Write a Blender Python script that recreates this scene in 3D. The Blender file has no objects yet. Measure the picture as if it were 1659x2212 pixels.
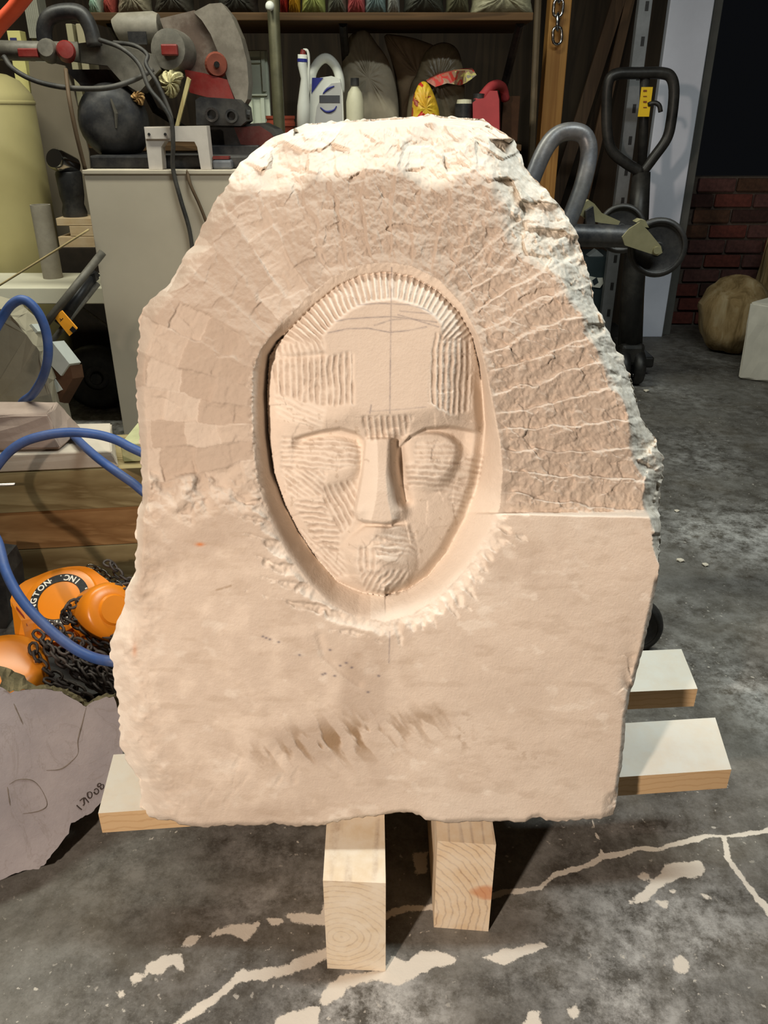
import bpy, bmesh, math, random
import numpy as np
from mathutils import Vector, Matrix, Quaternion

# ------------------------------------------------------------------ camera
IMG_W, IMG_H, FPX = 1659.0, 2212.0, 1720.0
PITCH = math.radians(26.5)
CAM = Vector((0.0, 0.0, 1.1))
scene = bpy.context.scene
cam_d = bpy.data.cameras.new('camera')
cam_d.sensor_fit = 'VERTICAL'
cam_d.sensor_height = 36.0
cam_d.lens = 36.0 * FPX / IMG_H
cam_d.clip_start = 0.02
cam_d.clip_end = 60
cam = bpy.data.objects.new('camera', cam_d)
scene.collection.objects.link(cam)
cam.location = CAM
cam.rotation_euler = (math.pi / 2 - PITCH, 0, 0)
scene.camera = cam

# ------------------------------------------------------------------ light
world = bpy.data.worlds.new('night')
scene.world = world
world.use_nodes = True
world.node_tree.nodes['Background'].inputs[0].default_value = (0.55, 0.6, 0.7, 1)
world.node_tree.nodes['Background'].inputs[1].default_value = 0.006


def lamp(name, kind, loc, target, power, color, size=0.2, size_y=None):
    l = bpy.data.lights.new(name, kind)
    l.energy = power
    l.color = color
    if kind == 'AREA':
        l.shape = 'RECTANGLE' if size_y else 'DISK'
        l.size = size
        if size_y:
            l.size_y = size_y
    else:
        l.shadow_soft_size = size
    o = bpy.data.objects.new(name, l)
    scene.collection.objects.link(o)
    o.location = loc
    d = Vector(target) - Vector(loc)
    o.rotation_euler = d.to_track_quat('-Z', 'Y').to_euler()
    return o


# warm work lamp behind the photographer's left shoulder
wl = lamp('work_lamp', 'SPOT', (-0.98, -0.90, 1.46), (0.40, 0.85, 0.34), 232, (1.0, 0.825, 0.675), 0.05)
wl.data.spot_size = math.radians(80)
wl.data.spot_blend = 1.0
# ceiling strip light over the middle of the garage
lamp('ceiling_strip_light', 'AREA', (0.95, 1.02, 2.6), (0.95, 1.05, 0.0), 44, (0.93, 1.0, 0.97), 1.2, 0.16)
# second strip further back
lamp('rear_strip_light', 'AREA', (-0.95, 2.2, 2.6), (-0.95, 2.25, 0.0), 52, (0.98, 0.99, 0.84), 2.0, 0.16)

scene.view_settings.view_transform = 'Standard'
scene.view_settings.look = 'None'
scene.view_settings.exposure = 0.0
scene.view_settings.gamma = 1.0
scene.view_settings.use_curve_mapping = False

# ------------------------------------------------------------------ geometry helpers
FW = Vector((0, math.cos(PITCH), -math.sin(PITCH)))
UP = Vector((0, math.sin(PITCH), math.cos(PITCH)))


def ray(px, py):
    return FW + Vector(((px - IMG_W / 2) / FPX, 0, 0)) + UP * ((IMG_H / 2 - py) / FPX)


def W(px, py, Y):
    """point seen at photo position (px,py) standing at distance Y"""
    d = ray(px, py)
    return CAM + d * (Y / d.y)


def G(px, py, z=0.0):
    """point seen at photo position lying at height z"""
    d = ray(px, py)
    return CAM + d * ((z - CAM.z) / d.z)


def PXM(px, py, Y):
    """metres per photo pixel at that distance"""
    d = ray(px, py)
    return (Y / d.y) / FPX


COL = scene.collection


def link(name, me, mat=None, parent=None, smooth=False, recentre=True):
    if mat is not None and not me.materials:
        for m in (mat if isinstance(mat, (list, tuple)) else [mat]):
            me.materials.append(m)
    o = bpy.data.objects.new(name, me)
    COL.objects.link(o)
    n = len(me.vertices)
    if recentre and n:
        co = np.empty(n * 3, np.float32)
        me.vertices.foreach_get('co', co)
        co = co.reshape(-1, 3)
        lo, hi = co.min(0), co.max(0)
        c = np.array([(lo[0] + hi[0]) / 2, (lo[1] + hi[1]) / 2, lo[2]], np.float32)
        co -= c
        me.vertices.foreach_set('co', co.ravel())
        o.location = c.tolist()
    if smooth:
        me.polygons.foreach_set('use_smooth', np.ones(len(me.polygons), bool))
    me.update()
    if parent is not None:
        o.parent = parent
        # parents are never rotated here: world location is the sum of locations
        o.location = Vector(o.location) - world_loc(parent)
    return o


def world_loc(o):
    v = Vector((0, 0, 0))
    while o is not None:
        v += Vector(o.location)
        o = o.parent
    return v


def fin(name, bm, mat, parent=None, smooth=False, bev=0.0, auto=None):
    if bev > 0:
        es = [e for e in bm.edges if e.is_manifold and e.calc_face_angle(0) > 0.6]
        if es:
            bmesh.ops.bevel(bm, geom=es, offset=bev, segments=2, profile=0.5, affect='EDGES', clamp_overlap=True)
    bmesh.ops.recalc_face_normals(bm, faces=bm.faces)
    me = bpy.data.meshes.new(name)
    bm.to_mesh(me)
    bm.free()
    o = link(name, me, mat, parent, smooth)
    if auto is not None:
        try:
            me.set_sharp_from_angle(angle=math.radians(auto))
        except Exception:
            pass
    return o


def thing(name, loc, label, cat, group=None):
    o = bpy.data.objects.new(name, None)
    COL.objects.link(o)
    o.empty_display_size = 0.05
    o.location = loc
    return tag(o, label, cat, group)


def tag(o, label=None, cat=None, group=None, kind=None):
    if label:
        o['label'] = label
    if cat:
        o['category'] = cat
    if group:
        o['group'] = group
    if kind:
        o['kind'] = kind
    return o


def B():
    return bmesh.new()


def frame(z, x=None):
    """rotation matrix whose Z axis is z (and X as near x as possible)"""
    z = Vector(z).normalized()
    x = Vector(x) if x is not None else (Vector((1, 0, 0)) if abs(z.x) < 0.9 else Vector((0, 1, 0)))
    x = (x - z * x.dot(z)).normalized()
    y = z.cross(x)
    return Matrix((x, y, z)).transposed()


def box(bm, c, s, rot=None):
    m = Matrix.Translation(c)
    if rot is not None:
        m = m @ rot.to_4x4()
    m = m @ Matrix.Diagonal((s[0], s[1], s[2], 1))
    bmesh.ops.create_cube(bm, size=1, matrix=m)
    return bm


def hexa(bm, pts):
    """8 corner points: bottom 4 (ccw) then top 4"""
    v = [bm.verts.new(p) for p in pts]
    for f in ((3, 2, 1, 0), (4, 5, 6, 7), (0, 1, 5, 4), (1, 2, 6, 5), (2, 3, 7, 6), (3, 0, 4, 7)):
        bm.faces.new([v[i] for i in f])
    return bm


def smooth_path(pts, n=8, cyclic=False):
    pts = [Vector(p) for p in pts]
    out = []
    N = len(pts)
    rng = range(N if cyclic else N - 1)
    for i in rng:
        p0 = pts[(i - 1) % N] if (cyclic or i > 0) else pts[i] * 2 - pts[i + 1]
        p1, p2 = pts[i], pts[(i + 1) % N]
        p3 = pts[(i + 2) % N] if (cyclic or i + 2 < N) else p2 * 2 - p1
        for k in range(n):
            t = k / n
            out.append(0.5 * ((2 * p1) + (p2 - p0) * t + (2 * p0 - 5 * p1 + 4 * p2 - p3) * t * t
                              + (3 * p1 - p0 - 3 * p2 + p3) * t ** 3))
    if not cyclic:
        out.append(pts[-1])
    return out


def tube(bm, pts, r, seg=10, cyclic=False, caps=True, smooth=0, flat=1.0):
    if smooth:
        pts = smooth_path(pts, smooth, cyclic)
    pts = [Vector(p) for p in pts]
    N = len(pts)
    rad = r if isinstance(r, (list, tuple)) else [r] * N
    if len(rad) != N:
        rad = list(np.interp(np.linspace(0, 1, N), np.linspace(0, 1, len(rad)), rad))
    rings = []
    up = None
    for i in range(N):
        a = pts[(i - 1) % N] if (cyclic or i > 0) else pts[i]
        b = pts[(i + 1) % N] if (cyclic or i < N - 1) else pts[i]
        t = (b - a)
        if t.length < 1e-9:
            t = Vector((0, 0, 1))
        t.normalize()
        if up is None:
            up = Vector((0, 0, 1)) if abs(t.z) < 0.9 else Vector((0, 1, 0))
        x = up.cross(t)
        if x.length < 1e-6:
            x = Vector((1, 0, 0)).cross(t)
        x.normalize()
        up = t.cross(x)
        rings.append([bm.verts.new(pts[i] + (x * math.cos(2 * math.pi * k / seg)
                                             + up * flat * math.sin(2 * math.pi * k / seg)) * rad[i])
                      for k in range(seg)])
    for i in range(N if cyclic else N - 1):
        A, Bq = rings[i], rings[(i + 1) % N]
        for k in range(seg):
            bm.faces.new((A[k], A[(k + 1) % seg], Bq[(k + 1) % seg], Bq[k]))
    if caps and not cyclic:
        bm.faces.new(list(reversed(rings[0])))
        bm.faces.new(rings[-1])
    return bm


def lathe(bm, prof, c, axis=(0, 0, 1), seg=24, x=None, squash=1.0):
    m = frame(axis, x)
    c = Vector(c)
    rings = []
    for (r, z) in prof:
        if r < 1e-6:
            rings.append([bm.verts.new(c + m @ Vector((0, 0, z)))])
        else:
            rings.append([bm.verts.new(c + m @ Vector((r * math.cos(2 * math.pi * k / seg),
                                                       squash * r * math.sin(2 * math.pi * k / seg), z)))
                          for k in range(seg)])
    for A, Bq in zip(rings[:-1], rings[1:]):
        for k in range(seg):
            k2 = (k + 1) % seg
            if len(A) == 1 and len(Bq) == 1:
                continue
            if len(A) == 1:
                bm.faces.new((A[0], Bq[k2], Bq[k]))
            elif len(Bq) == 1:
                bm.faces.new((A[k], A[k2], Bq[0]))
            else:
                bm.faces.new((A[k], A[k2], Bq[k2], Bq[k]))
    return bm


def prism(bm, pts, d):
    """polygon of 3-D points extruded by vector d"""
    d = Vector(d)
    a = [bm.verts.new(p) for p in pts]
    b = [bm.verts.new(Vector(p) + d) for p in pts]
    n = len(a)
    bm.faces.new(a)
    bm.faces.new(list(reversed(b)))
    for i in range(n):
        bm.faces.new((a[i], b[i], b[(i + 1) % n], a[(i + 1) % n]))
    return bm


def poly(pxs, Y):
    return [W(x, y, Y) for x, y in pxs]


# ------------------------------------------------------------------ numpy noise
def sstep(a, b, x):
    t = np.clip((x - a) / (b - a), 0, 1)
    return t * t * (3 - 2 * t)


def vnoise(x, y, seed):
    tab = np.random.default_rng(seed).random((128, 128)) * 2 - 1
    xi, yi = np.floor(x).astype(int), np.floor(y).astype(int)
    fx, fy = x - xi, y - yi
    fx, fy = fx * fx * (3 - 2 * fx), fy * fy * (3 - 2 * fy)
    a, b = tab[xi % 128, yi % 128], tab[(xi + 1) % 128, yi % 128]
    c, d = tab[xi % 128, (yi + 1) % 128], tab[(xi + 1) % 128, (yi + 1) % 128]
    return (a * (1 - fx) + b * fx) * (1 - fy) + (c * (1 - fx) + d * fx) * fy


def fbm(x, y, scale, octaves=4, seed=0, gain=0.5):
    s, amp, tot = 0, 1.0, 0
    for o in range(octaves):
        s = s + amp * vnoise(x / scale * 2 ** o + 17.3 * o, y / scale * 2 ** o + 5.1 * o, seed + o)
        tot += amp
        amp *= gain
    return s / tot


def facet(x, y, sx, sy, seed, tilt=1.0):
    """piecewise flat chips: (height -1..1, random tone 0..1, distance to the chip's edge)"""
    rg = np.random.default_rng(seed)
    jx, jy = rg.random((97, 89)), rg.random((97, 89))
    h, gx, gy, tn = [rg.random((97, 89)) * 2 - 1 for _ in range(4)]
    X, Y = x / sx, y / sy
    xi, yi = np.floor(X).astype(int), np.floor(Y).astype(int)
    best = np.full(X.shape, 1e9)
    sec = np.full(X.shape, 1e9)
    H = np.zeros(X.shape)
    T = np.zeros(X.shape)
    for dx in (-1, 0, 1):
        for dy in (-1, 0, 1):
            cx, cy = xi + dx, yi + dy
            i, j = cx % 97, cy % 89
            px, py = X - cx - jx[i, j], Y - cy - jy[i, j]
            d = px * px + py * py
            m = d < best
            sec = np.where(m, best, np.minimum(sec, d))
            best = np.where(m, d, best)
            H = np.where(m, h[i, j] * 0.6 + tilt * (gx[i, j] * px + gy[i, j] * py), H)
            T = np.where(m, tn[i, j] * 0.5 + 0.5, T)
    return H, T, np.sqrt(sec) - np.sqrt(best)


def sdpoly(x, y, pts):
    pts = np.array(pts, float)
    d = np.full(x.shape, 1e18)
    inside = np.zeros(x.shape, bool)
    n = len(pts)
    for i in range(n):
        ax, ay = pts[i]
        bx, by = pts[(i + 1) % n]
        ex, ey = bx - ax, by - ay
        wx, wy = x - ax, y - ay
        t = np.clip((wx * ex + wy * ey) / (ex * ex + ey * ey + 1e-12), 0, 1)
        d = np.minimum(d, (wx - ex * t) ** 2 + (wy - ey * t) ** 2)
        c = ((ay > y) != (by > y)) & (x < ex * (y - ay) / (ey + (1e-12 if ey >= 0 else -1e-12)) + ax)
        inside ^= c
    d = np.sqrt(d)
    return np.where(inside, -d, d)


def dline(x, y, pts):
    pts = np.array(pts, float)
    d = np.full(x.shape, 1e18)
    for i in range(len(pts) - 1):
        ax, ay = pts[i]
        bx, by = pts[i + 1]
        ex, ey = bx - ax, by - ay
        wx, wy = x - ax, y - ay
        t = np.clip((wx * ex + wy * ey) / (ex * ex + ey * ey + 1e-12), 0, 1)
        d = np.minimum(d, (wx - ex * t) ** 2 + (wy - ey * t) ** 2)
    return np.sqrt(d)


def grid_mesh(name, P):
    """P: rows x cols x 3 -> mesh (no closing)"""
    r, c = P.shape[:2]
    idx = np.arange(r * c).reshape(r, c)
    q = np.stack([idx[:-1, :-1], idx[1:, :-1], idx[1:, 1:], idx[:-1, 1:]], -1).reshape(-1, 4)
    return raw_mesh(name, P.reshape(-1, 3), q)


def raw_mesh(name, V, Q, T=None):
    me = bpy.data.meshes.new(name)
    nq = len(Q)
    nt = 0 if T is None else len(T)
    me.vertices.add(len(V))
    me.vertices.foreach_set('co', np.asarray(V, np.float32).ravel())
    loops = np.asarray(Q, np.int32).ravel()
    if nt:
        loops = np.concatenate([loops, np.asarray(T, np.int32).ravel()])
    me.loops.add(len(loops))
    me.loops.foreach_set('vertex_index', loops)
    me.polygons.add(nq + nt)
    start = np.concatenate([np.arange(nq) * 4, nq * 4 + np.arange(nt) * 3]).astype(np.int32)
    me.polygons.foreach_set('loop_start', start)
    me.update(calc_edges=True)
    me.validate()
    return me


def attr(me, name, values):
    a = me.attributes.new(name, 'FLOAT', 'POINT')
    v = np.zeros(len(me.vertices), np.float32)
    v[:len(values.ravel())] = values.ravel()
    a.data.foreach_set('value', v)


# ------------------------------------------------------------------ materials
def lin(c):
    return tuple(((v / 255) / 12.92 if v / 255 <= 0.04045 else ((v / 255 + 0.055) / 1.055) ** 2.4) for v in c)


class NT:
    def __init__(self, name):
        self.m = bpy.data.materials.new(name)
        self.m.use_nodes = True
        self.t = self.m.node_tree
        self.bsdf = self.t.nodes['Principled BSDF']

    def n(self, kind, **kw):
        nd = self.t.nodes.new(kind)
        for k, v in kw.items():
            setattr(nd, k, v)
        return nd

    def l(self, a, b):
        self.t.links.new(a, b)

    def coord(self, scale=(1, 1, 1), kind='Object', rot=(0, 0, 0)):
        tc = self.n('ShaderNodeTexCoord')
        mp = self.n('ShaderNodeMapping')
        mp.inputs['Scale'].default_value = scale
        mp.inputs['Rotation'].default_value = rot
        self.l(tc.outputs[kind], mp.inputs['Vector'])
        return mp.outputs[0]

    def noise(self, vec, scale, detail=4, rough=0.55, dist=0.0):
        nd = self.n('ShaderNodeTexNoise')
        nd.inputs['Scale'].default_value = scale
        nd.inputs['Detail'].default_value = detail
        nd.inputs['Roughness'].default_value = rough
        nd.inputs['Distortion'].default_value = dist
        self.l(vec, nd.inputs['Vector'])
        return nd.outputs['Fac']

    def ramp(self, fac, stops):
        nd = self.n('ShaderNodeValToRGB')
        el = nd.color_ramp.elements
        while len(el) < len(stops):
            el.new(0.5)
        for e, (p, c) in zip(el, stops):
            e.position = p
            e.color = (*c, 1) if len(c) == 3 else c
        self.l(fac, nd.inputs[0])
        return nd.outputs[0]

    def mix(self, fac, a, b, mode='MIX'):
        nd = self.n('ShaderNodeMix', data_type='RGBA', blend_type=mode)
        for sock, v in ((nd.inputs[0], fac), (nd.inputs[6], a), (nd.inputs[7], b)):
            if isinstance(v, (int, float)):
                sock.default_value = v
            elif isinstance(v, tuple):
                sock.default_value = (*v, 1) if len(v) == 3 else v
            else:
                self.l(v, sock)
        return nd.outputs[2]

    def math(self, op, a, b=0.0, clamp=False):
        nd = self.n('ShaderNodeMath', operation=op, use_clamp=clamp)
        for sock, v in ((nd.inputs[0], a), (nd.inputs[1], b)):
            if isinstance(v, (int, float)):
                sock.default_value = v
            else:
                self.l(v, sock)
        return nd.outputs[0]

    def attr(self, name):
        nd = self.n('ShaderNodeAttribute', attribute_name=name)
        return nd.outputs['Fac']

    def bump(self, h, strength, dist=0.01):
        nd = self.n('ShaderNodeBump')
        nd.inputs['Strength'].default_value = strength
        nd.inputs['Distance'].default_value = dist
        self.l(h, nd.inputs['Height'])
        self.l(nd.outputs[0], self.bsdf.inputs['Normal'])

    def out(self, color, rough=0.6, metal=0.0, spec=0.5):
        if isinstance(color, tuple):
            self.bsdf.inputs['Base Color'].default_value = (*color, 1)
        else:
            self.l(color, self.bsdf.inputs['Base Color'])
        if isinstance(rough, (int, float)):
            self.bsdf.inputs['Roughness'].default_value = rough
        else:
            self.l(rough, self.bsdf.inputs['Roughness'])
        self.bsdf.inputs['Metallic'].default_value = metal
        self.bsdf.inputs['Specular IOR Level'].default_value = spec
        return self.m


def plain(name, rgb, rough=0.55, metal=0.0, var=0.18, scale=25, bump=0.08, dust=0.0, spec=0.4):
    """slightly mottled surface; dust = amount of pale stone dust"""
    t = NT(name)
    c = lin(rgb)
    v = t.coord()
    f = t.noise(v, scale, 5, 0.6)
    dark = tuple(x * (1 - var) for x in c)
    lite = tuple(min(1, x * (1 + var)) for x in c)
    col = t.ramp(f, [(0.3, dark), (0.7, lite)])
    if dust > 0:
        d = t.noise(v, scale * 0.35, 6, 0.7)
        fac = t.ramp(d, [(0.42, (0, 0, 0)), (0.75, (dust, dust, dust))])
        col = t.mix(fac, col, lin((205, 195, 180)))
    if bump:
        t.bump(f, bump, 0.01)
    return t.out(col, rough, metal, spec)


def wood(name, a, b, axis='x', scale=9, rough=0.7, dust=0.0, ring=1.0):
    t = NT(name)
    st = {'x': (0.06, 1, 1), 'y': (1, 0.06, 1), 'z': (1, 1, 0.06)}[axis]
    v = t.coord(st)
    w = t.n('ShaderNodeTexNoise')
    w.inputs['Scale'].default_value = scale * 2.0
    w.inputs['Detail'].default_value = 5
    w.inputs['Distortion'].default_value = 1.2
    t.l(v, w.inputs['Vector'])
    f = t.math('FRACT', t.math('MULTIPLY', w.outputs['Fac'], 6.0 * ring))
    col = t.ramp(f, [(0.0, lin(a)), (0.75, lin(b)), (1.0, lin(a))])
    g = t.noise(t.coord(tuple(s * 12 for s in st)), scale * 2, 3)
    col = t.mix(t.math('MULTIPLY', g, 0.35), col, lin(tuple(int(x * 0.72) for x in b)))
    if dust:
        d = t.noise(t.coord(), 14, 6, 0.7)
        fac = t.ramp(d, [(0.25, (dust * 0.4,) * 3), (0.6, (dust,) * 3)])
        col = t.mix(fac, col, lin((226, 219, 203)))
    t.bump(f, 0.06, 0.004)
    return t.out(col, rough, 0, 0.3)
# ------------------------------------------------------------------ carved stone slab
LEAN = math.radians(7)
P0 = G(829.5, 1787, 0.224)
SN = np.array([0, -math.cos(LEAN), math.sin(LEAN)])


def stone_material():
    t = NT('carved_limestone')
    v = t.coord()
    n1 = t.noise(v, 7, 5, 0.6)
    n2 = t.noise(v, 60, 5, 0.65)
    n3 = t.noise(v, 320, 3, 0.6)
    base = t.ramp(n1, [(0.25, (0.62, 0.525, 0.44)), (0.55, (0.70, 0.60, 0.505)), (0.8, (0.75, 0.645, 0.545))])
    base = t.mix(t.ramp(n2, [(0.35, (0, 0, 0)), (0.7, (0.22, 0.22, 0.22))]), base, (0.80, 0.70, 0.60))
    br = t.attr('bruise_lit')
    base = t.mix(br, base, (0.86, 0.79, 0.70))
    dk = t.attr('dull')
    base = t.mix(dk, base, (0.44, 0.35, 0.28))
    cr = t.attr('crystal')
    spk = t.ramp(t.noise(v, 55, 6, 0.75), [(0.3, (0.38, 0.33, 0.26)), (0.5, (0.62, 0.57, 0.49)), (0.72, (0.86, 0.82, 0.74))])
    base = t.mix(t.math('MULTIPLY', cr, 0.85), base, spk)
    st = t.attr('stain')
    base = t.mix(st, base, (0.33, 0.23, 0.145))
    ru = t.attr('rust')
    base = t.mix(ru, base, (0.60, 0.22, 0.08))
    pc = t.attr('pencil')
    base = t.mix(pc, base, (0.09, 0.085, 0.13))
    h = t.math('ADD', t.math('MULTIPLY', n2, 0.6), t.math('MULTIPLY', n3, 0.4))
    t.bump(h, 0.35, 0.004)
    return t.out(base, 0.92, 0, 0.15)


def build_stone():
    L = [(262, 640), (290, 598), (330, 543), (350, 520), (370, 505), (400, 490), (440, 462), (480, 440), (530, 422), (546, 402),
         (560, 392), (590, 382), (612, 366), (640, 332), (665, 313), (690, 303), (740, 300), (790, 296), (810, 293), (885, 298),
         (950, 302), (990, 304), (1050, 306), (1078, 306), (1105, 299), (1120, 295), (1180, 295), (1243, 291), (1275, 272),
         (1306, 267), (1354, 249), (1389, 237), (1415, 238), (1440, 243), (1467, 243), (1500, 250), (1551, 258), (1612, 258),
         (1629, 266), (1653, 277), (1683, 303), (1710, 304), (1740, 305), (1760, 309)]
    R = [(262, 1050), (272, 1066), (285, 1085), (300, 1108), (320, 1118), (350, 1132), (378, 1145), (390, 1160), (400, 1172),
         (420, 1188), (440, 1206), (470, 1227), (500, 1243), (530, 1254), (560, 1262), (600, 1274), (640, 1279), (660, 1289),
         (680, 1299), (710, 1312), (745, 1328), (762, 1334), (768, 1346), (790, 1351), (820, 1362), (850, 1370), (870, 1376),
         (900, 1385), (930, 1402), (950, 1417), (970, 1422), (990, 1433), (1020, 1432), (1060, 1425), (1100, 1423), (1120, 1428),
         (1150, 1426), (1180, 1424), (1220, 1426), (1250, 1422), (1300, 1412), (1350, 1401), (1400, 1390), (1450, 1376),
         (1500, 1361), (1550, 1352), (1600, 1349), (1650, 1344), (1700, 1336), (1745, 1330), (1760, 1326)]
    BT = [(305, 1762), (331, 1768), (368, 1772), (395, 1783), (440, 1787), (500, 1783), (560, 1784), (590, 1779), (640, 1785),
          (690, 1783), (740, 1772), (790, 1765), (810, 1764), (850, 1757), (880, 1755), (905, 1760), (920, 1770), (960, 1777),
          (1010, 1776), (1050, 1774), (1100, 1774), (1112, 1778), (1135, 1776), (1150, 1766), (1165, 1764), (1182, 1772),
          (1200, 1774), (1250, 1771), (1300, 1768), (1330, 1756)]
    TP = [(640, 275), (660, 268), (690, 265), (740, 262), (800, 258), (850, 255), (900, 252), (930, 246), (950, 251), (1000, 255),
          (1040, 257), (1050, 262)]
    step = 2.0
    rows = int((1760 - 262) / step) + 1
    cols = int(1190 / step)
    yv = np.linspace(262, 1760, rows)
    s = np.linspace(0, 1, cols)
    rg = np.random.default_rng(3)
    La = np.array(L, float)
    Ra = np.array(R, float)
    jl = vnoise(yv / 9, yv * 0 + 3.3, 11) * 3 + vnoise(yv / 24, yv * 0 + 1.3, 12) * 3
    jr = vnoise(yv / 8, yv * 0 + 3.3, 13) * 3.5 + vnoise(yv / 22, yv * 0 + 1.3, 14) * 3
    jr = jr * np.where(yv < 1240, 1, 0.35)
    xl = np.interp(yv, La[:, 0], La[:, 1]) + jl
    xr = np.interp(yv, Ra[:, 0], Ra[:, 1]) + jr
    PX = xl[:, None] + (xr - xl)[:, None] * s[None]
    PY = np.repeat(yv[:, None], cols, 1)
    wb = sstep(1690, 1760, PY)
    wt = 1 - sstep(262, 300, PY)
    Ba, Ta = np.array(BT, float), np.array(TP, float)
    jb = vnoise(PX / 9, PX * 0 + 0.3, 15) * 2.5
    PY = PY + wb * (np.interp(PX, Ba[:, 0], Ba[:, 1]) + jb - 1760) + wt * (np.interp(PX, Ta[:, 0], Ta[:, 1]) + jb * 0.5 - 262)

    FACE = [(582, 770), (577, 850), (580, 930), (592, 1020), (615, 1085), (645, 1145), (685, 1205), (730, 1255), (780, 1280),
            (830, 1288), (880, 1275), (925, 1245), (965, 1195), (1005, 1120), (1030, 1050), (1043, 980), (1048, 920),
            (1043, 850), (1033, 785), (1018, 725), (990, 675), (945, 630), (890, 600), (835, 590), (780, 597), (730, 620),
            (680, 660), (635, 705), (600, 740)]
    RIM = [(546, 800), (543, 880), (546, 960), (555, 1040), (578, 1115), (620, 1195), (672, 1268), (720, 1308), (770, 1332),
           (830, 1343), (890, 1328), (945, 1295), (1003, 1235), (1052, 1160), (1080, 1095), (1086, 1020), (1080, 950),
           (1066, 880), (1053, 810), (1034, 730), (1000, 660), (950, 605), (890, 575), (835, 566), (775, 573), (715, 600),
           (660, 645), (600, 705), (562, 755)]
    FORE = [(700, 728), (725, 700), (760, 672), (800, 655), (850, 650), (900, 663), (935, 683), (952, 702), (946, 760),
            (938, 880), (860, 892), (762, 880), (758, 772), (716, 765)]
    dF, dR, dP = sdpoly(PX, PY, FACE), sdpoly(PX, PY, RIM), sdpoly(PX, PY, FORE)
    n_big = fbm(PX, PY, 160, 4, 21)
    n_mid = fbm(PX, PY, 40, 4, 31)
    n_fin = fbm(PX, PY, 11, 3, 41)
    n_tiny = fbm(PX, PY, 5, 2, 51)
    CX, CY = 832.0, 930.0
    ang = np.degrees(np.arctan2(-(PY - CY), PX - CX))
    ang = np.where(ang < -90, ang + 360, ang)          # -90 .. 270, 90 is up
    rad = np.hypot(PX - CX, PY - CY)
    a = np.maximum(dR, 0)

    # --- roughed-out halo around the oval
    wtop = 1 - sstep(25, 60, np.abs(ang - 90))
    wright = (PX > CX).astype(float)
    Dr = 0.007 + 0.017 * np.clip(a / 300, 0, 1.2)
    Dl = 0.009 + 0.020 * np.clip(a / 240, 0, 1.3)
    Dt = 0.019 + 0.016 * np.clip(a / 170, 0, 1.4)
    ring = (Dr * wright + Dl * (1 - wright)) * (1 - wtop) + Dt * wtop
    ledge_y = 1107 - 4 * np.clip((PX - 1090) / 305, 0, 1) + n_mid * 1.2
    ledge_w = 4 + 12 * np.clip((PX - 1090) / 305, 0, 1)
    fr = 1 - sstep(0, 1, (PY - ledge_y) / ledge_w)
    fl = 1 - sstep(1000, 1120, PY + n_mid * 50 + 20 * n_big)
    fade = np.where(PX > CX, fr, fl)
    # polar coordinates for chisel strokes
    wa = ang + n_mid * 1.2 + n_big * 2.0
    secw_l, secw_r = 7.4, 7.0
    kl = wa / secw_l
    il = np.floor(kl)
    off = (np.sin(il * 12.9898) * 43758.5453) % 1.0
    Hb, Tb, Eb = facet(wa, rad + off * 90 + n_mid * 8, secw_l, 78, 61, 0.8)
    Hc, Tc, Ec = facet(PX + n_mid * 10, PY + n_mid * 10, 46, 38, 62, 1.1)
    Hd, Td, Ed = facet(PX + n_mid * 6, PY + n_mid * 6, 19, 17, 63, 1.1)
    fl_ = kl - il
    strip = np.sin(np.clip(fl_, 0, 1) * math.pi) ** 0.7
    hgt = (np.sin(il * 45.233 + 1.0) * 43758.5453) % 1.0
    rstep = 74.0
    rr_ = (rad + off * 95 + n_mid * 9) / rstep
    ir = np.floor(rr_)
    fr_ = rr_ - ir
    h1_ = (np.sin(il * 12.9898 + ir * 78.233) * 43758.5453) % 1.0
    h2_ = (np.sin(il * 39.3468 + ir * 11.135) * 24634.6345) % 1.0
    h3_ = (np.sin(il * 73.156 + ir * 52.235) * 34561.1234) % 1.0
    brick_h = (h1_ - 0.5) * 1.3 + (h2_ - 0.5) * 1.5 * (fl_ - 0.5) + (h3_ - 0.35) * 1.9 * (fr_ - 0.5)
    left_tex = 0.0026 * brick_h + 0.0010 * Hc + 0.0007 * n_fin + 0.0004 * n_tiny - 0.0010 * strip * (0.3 + hgt)
    def blur(A, k):
        for _ in range(k):
            A = (np.roll(A, 1, 0) + 2 * A + np.roll(A, -1, 0)) / 4
            A = (np.roll(A, 1, 1) + 2 * A + np.roll(A, -1, 1)) / 4
        return A
    left_tex = blur(left_tex, 1)
    def strokes_tex(kr):
        fk = kr - np.floor(kr)                          # 0 at one stroke border .. 1 at the next
        rdg_ = np.exp(-((fk - 0.04) / 0.05) ** 2) + np.exp(-((fk - 1.04) / 0.05) ** 2)
        scoop = np.where(fk < 0.07, fk / 0.07, 1 - (fk - 0.07) / 0.93 * 0.95)
        return -0.0050 * scoop + 0.0006 * rdg_ + 0.0024 * Hc * (1 - 0.6 * rdg_) + 0.0012 * Hd * (1 - rdg_) \
            + 0.0018 * n_fin + 0.0006 * n_tiny, rdg_
    angr = np.degrees(np.arctan2(-(PY - 985), np.maximum(PX - 500, 1)))
    right_tex, rdg = strokes_tex((angr + n_mid * 0.8 + n_big * 1.2 + 3.4) / 4.25)
    upper_tex, rdgu = strokes_tex((wa + 3.0) / 7.0)
    up_tex = 0.55 * upper_tex + 0.45 * left_tex
    wr2 = 1 - sstep(45, 75, ang)
    wl2 = sstep(95, 125, ang)
    tex = right_tex * wr2 + left_tex * wl2 + up_tex * np.clip(1 - wr2 - wl2, 0, 1)
    rfade = np.where(PX > CX, fr, fl)
    inner = sstep(0, 26, a)
    peck = 0.0012 * fbm(PX, PY, 9, 2, 77)
    D = ring * fade - (tex * inner + peck * (1 - inner)) * rfade

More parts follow.
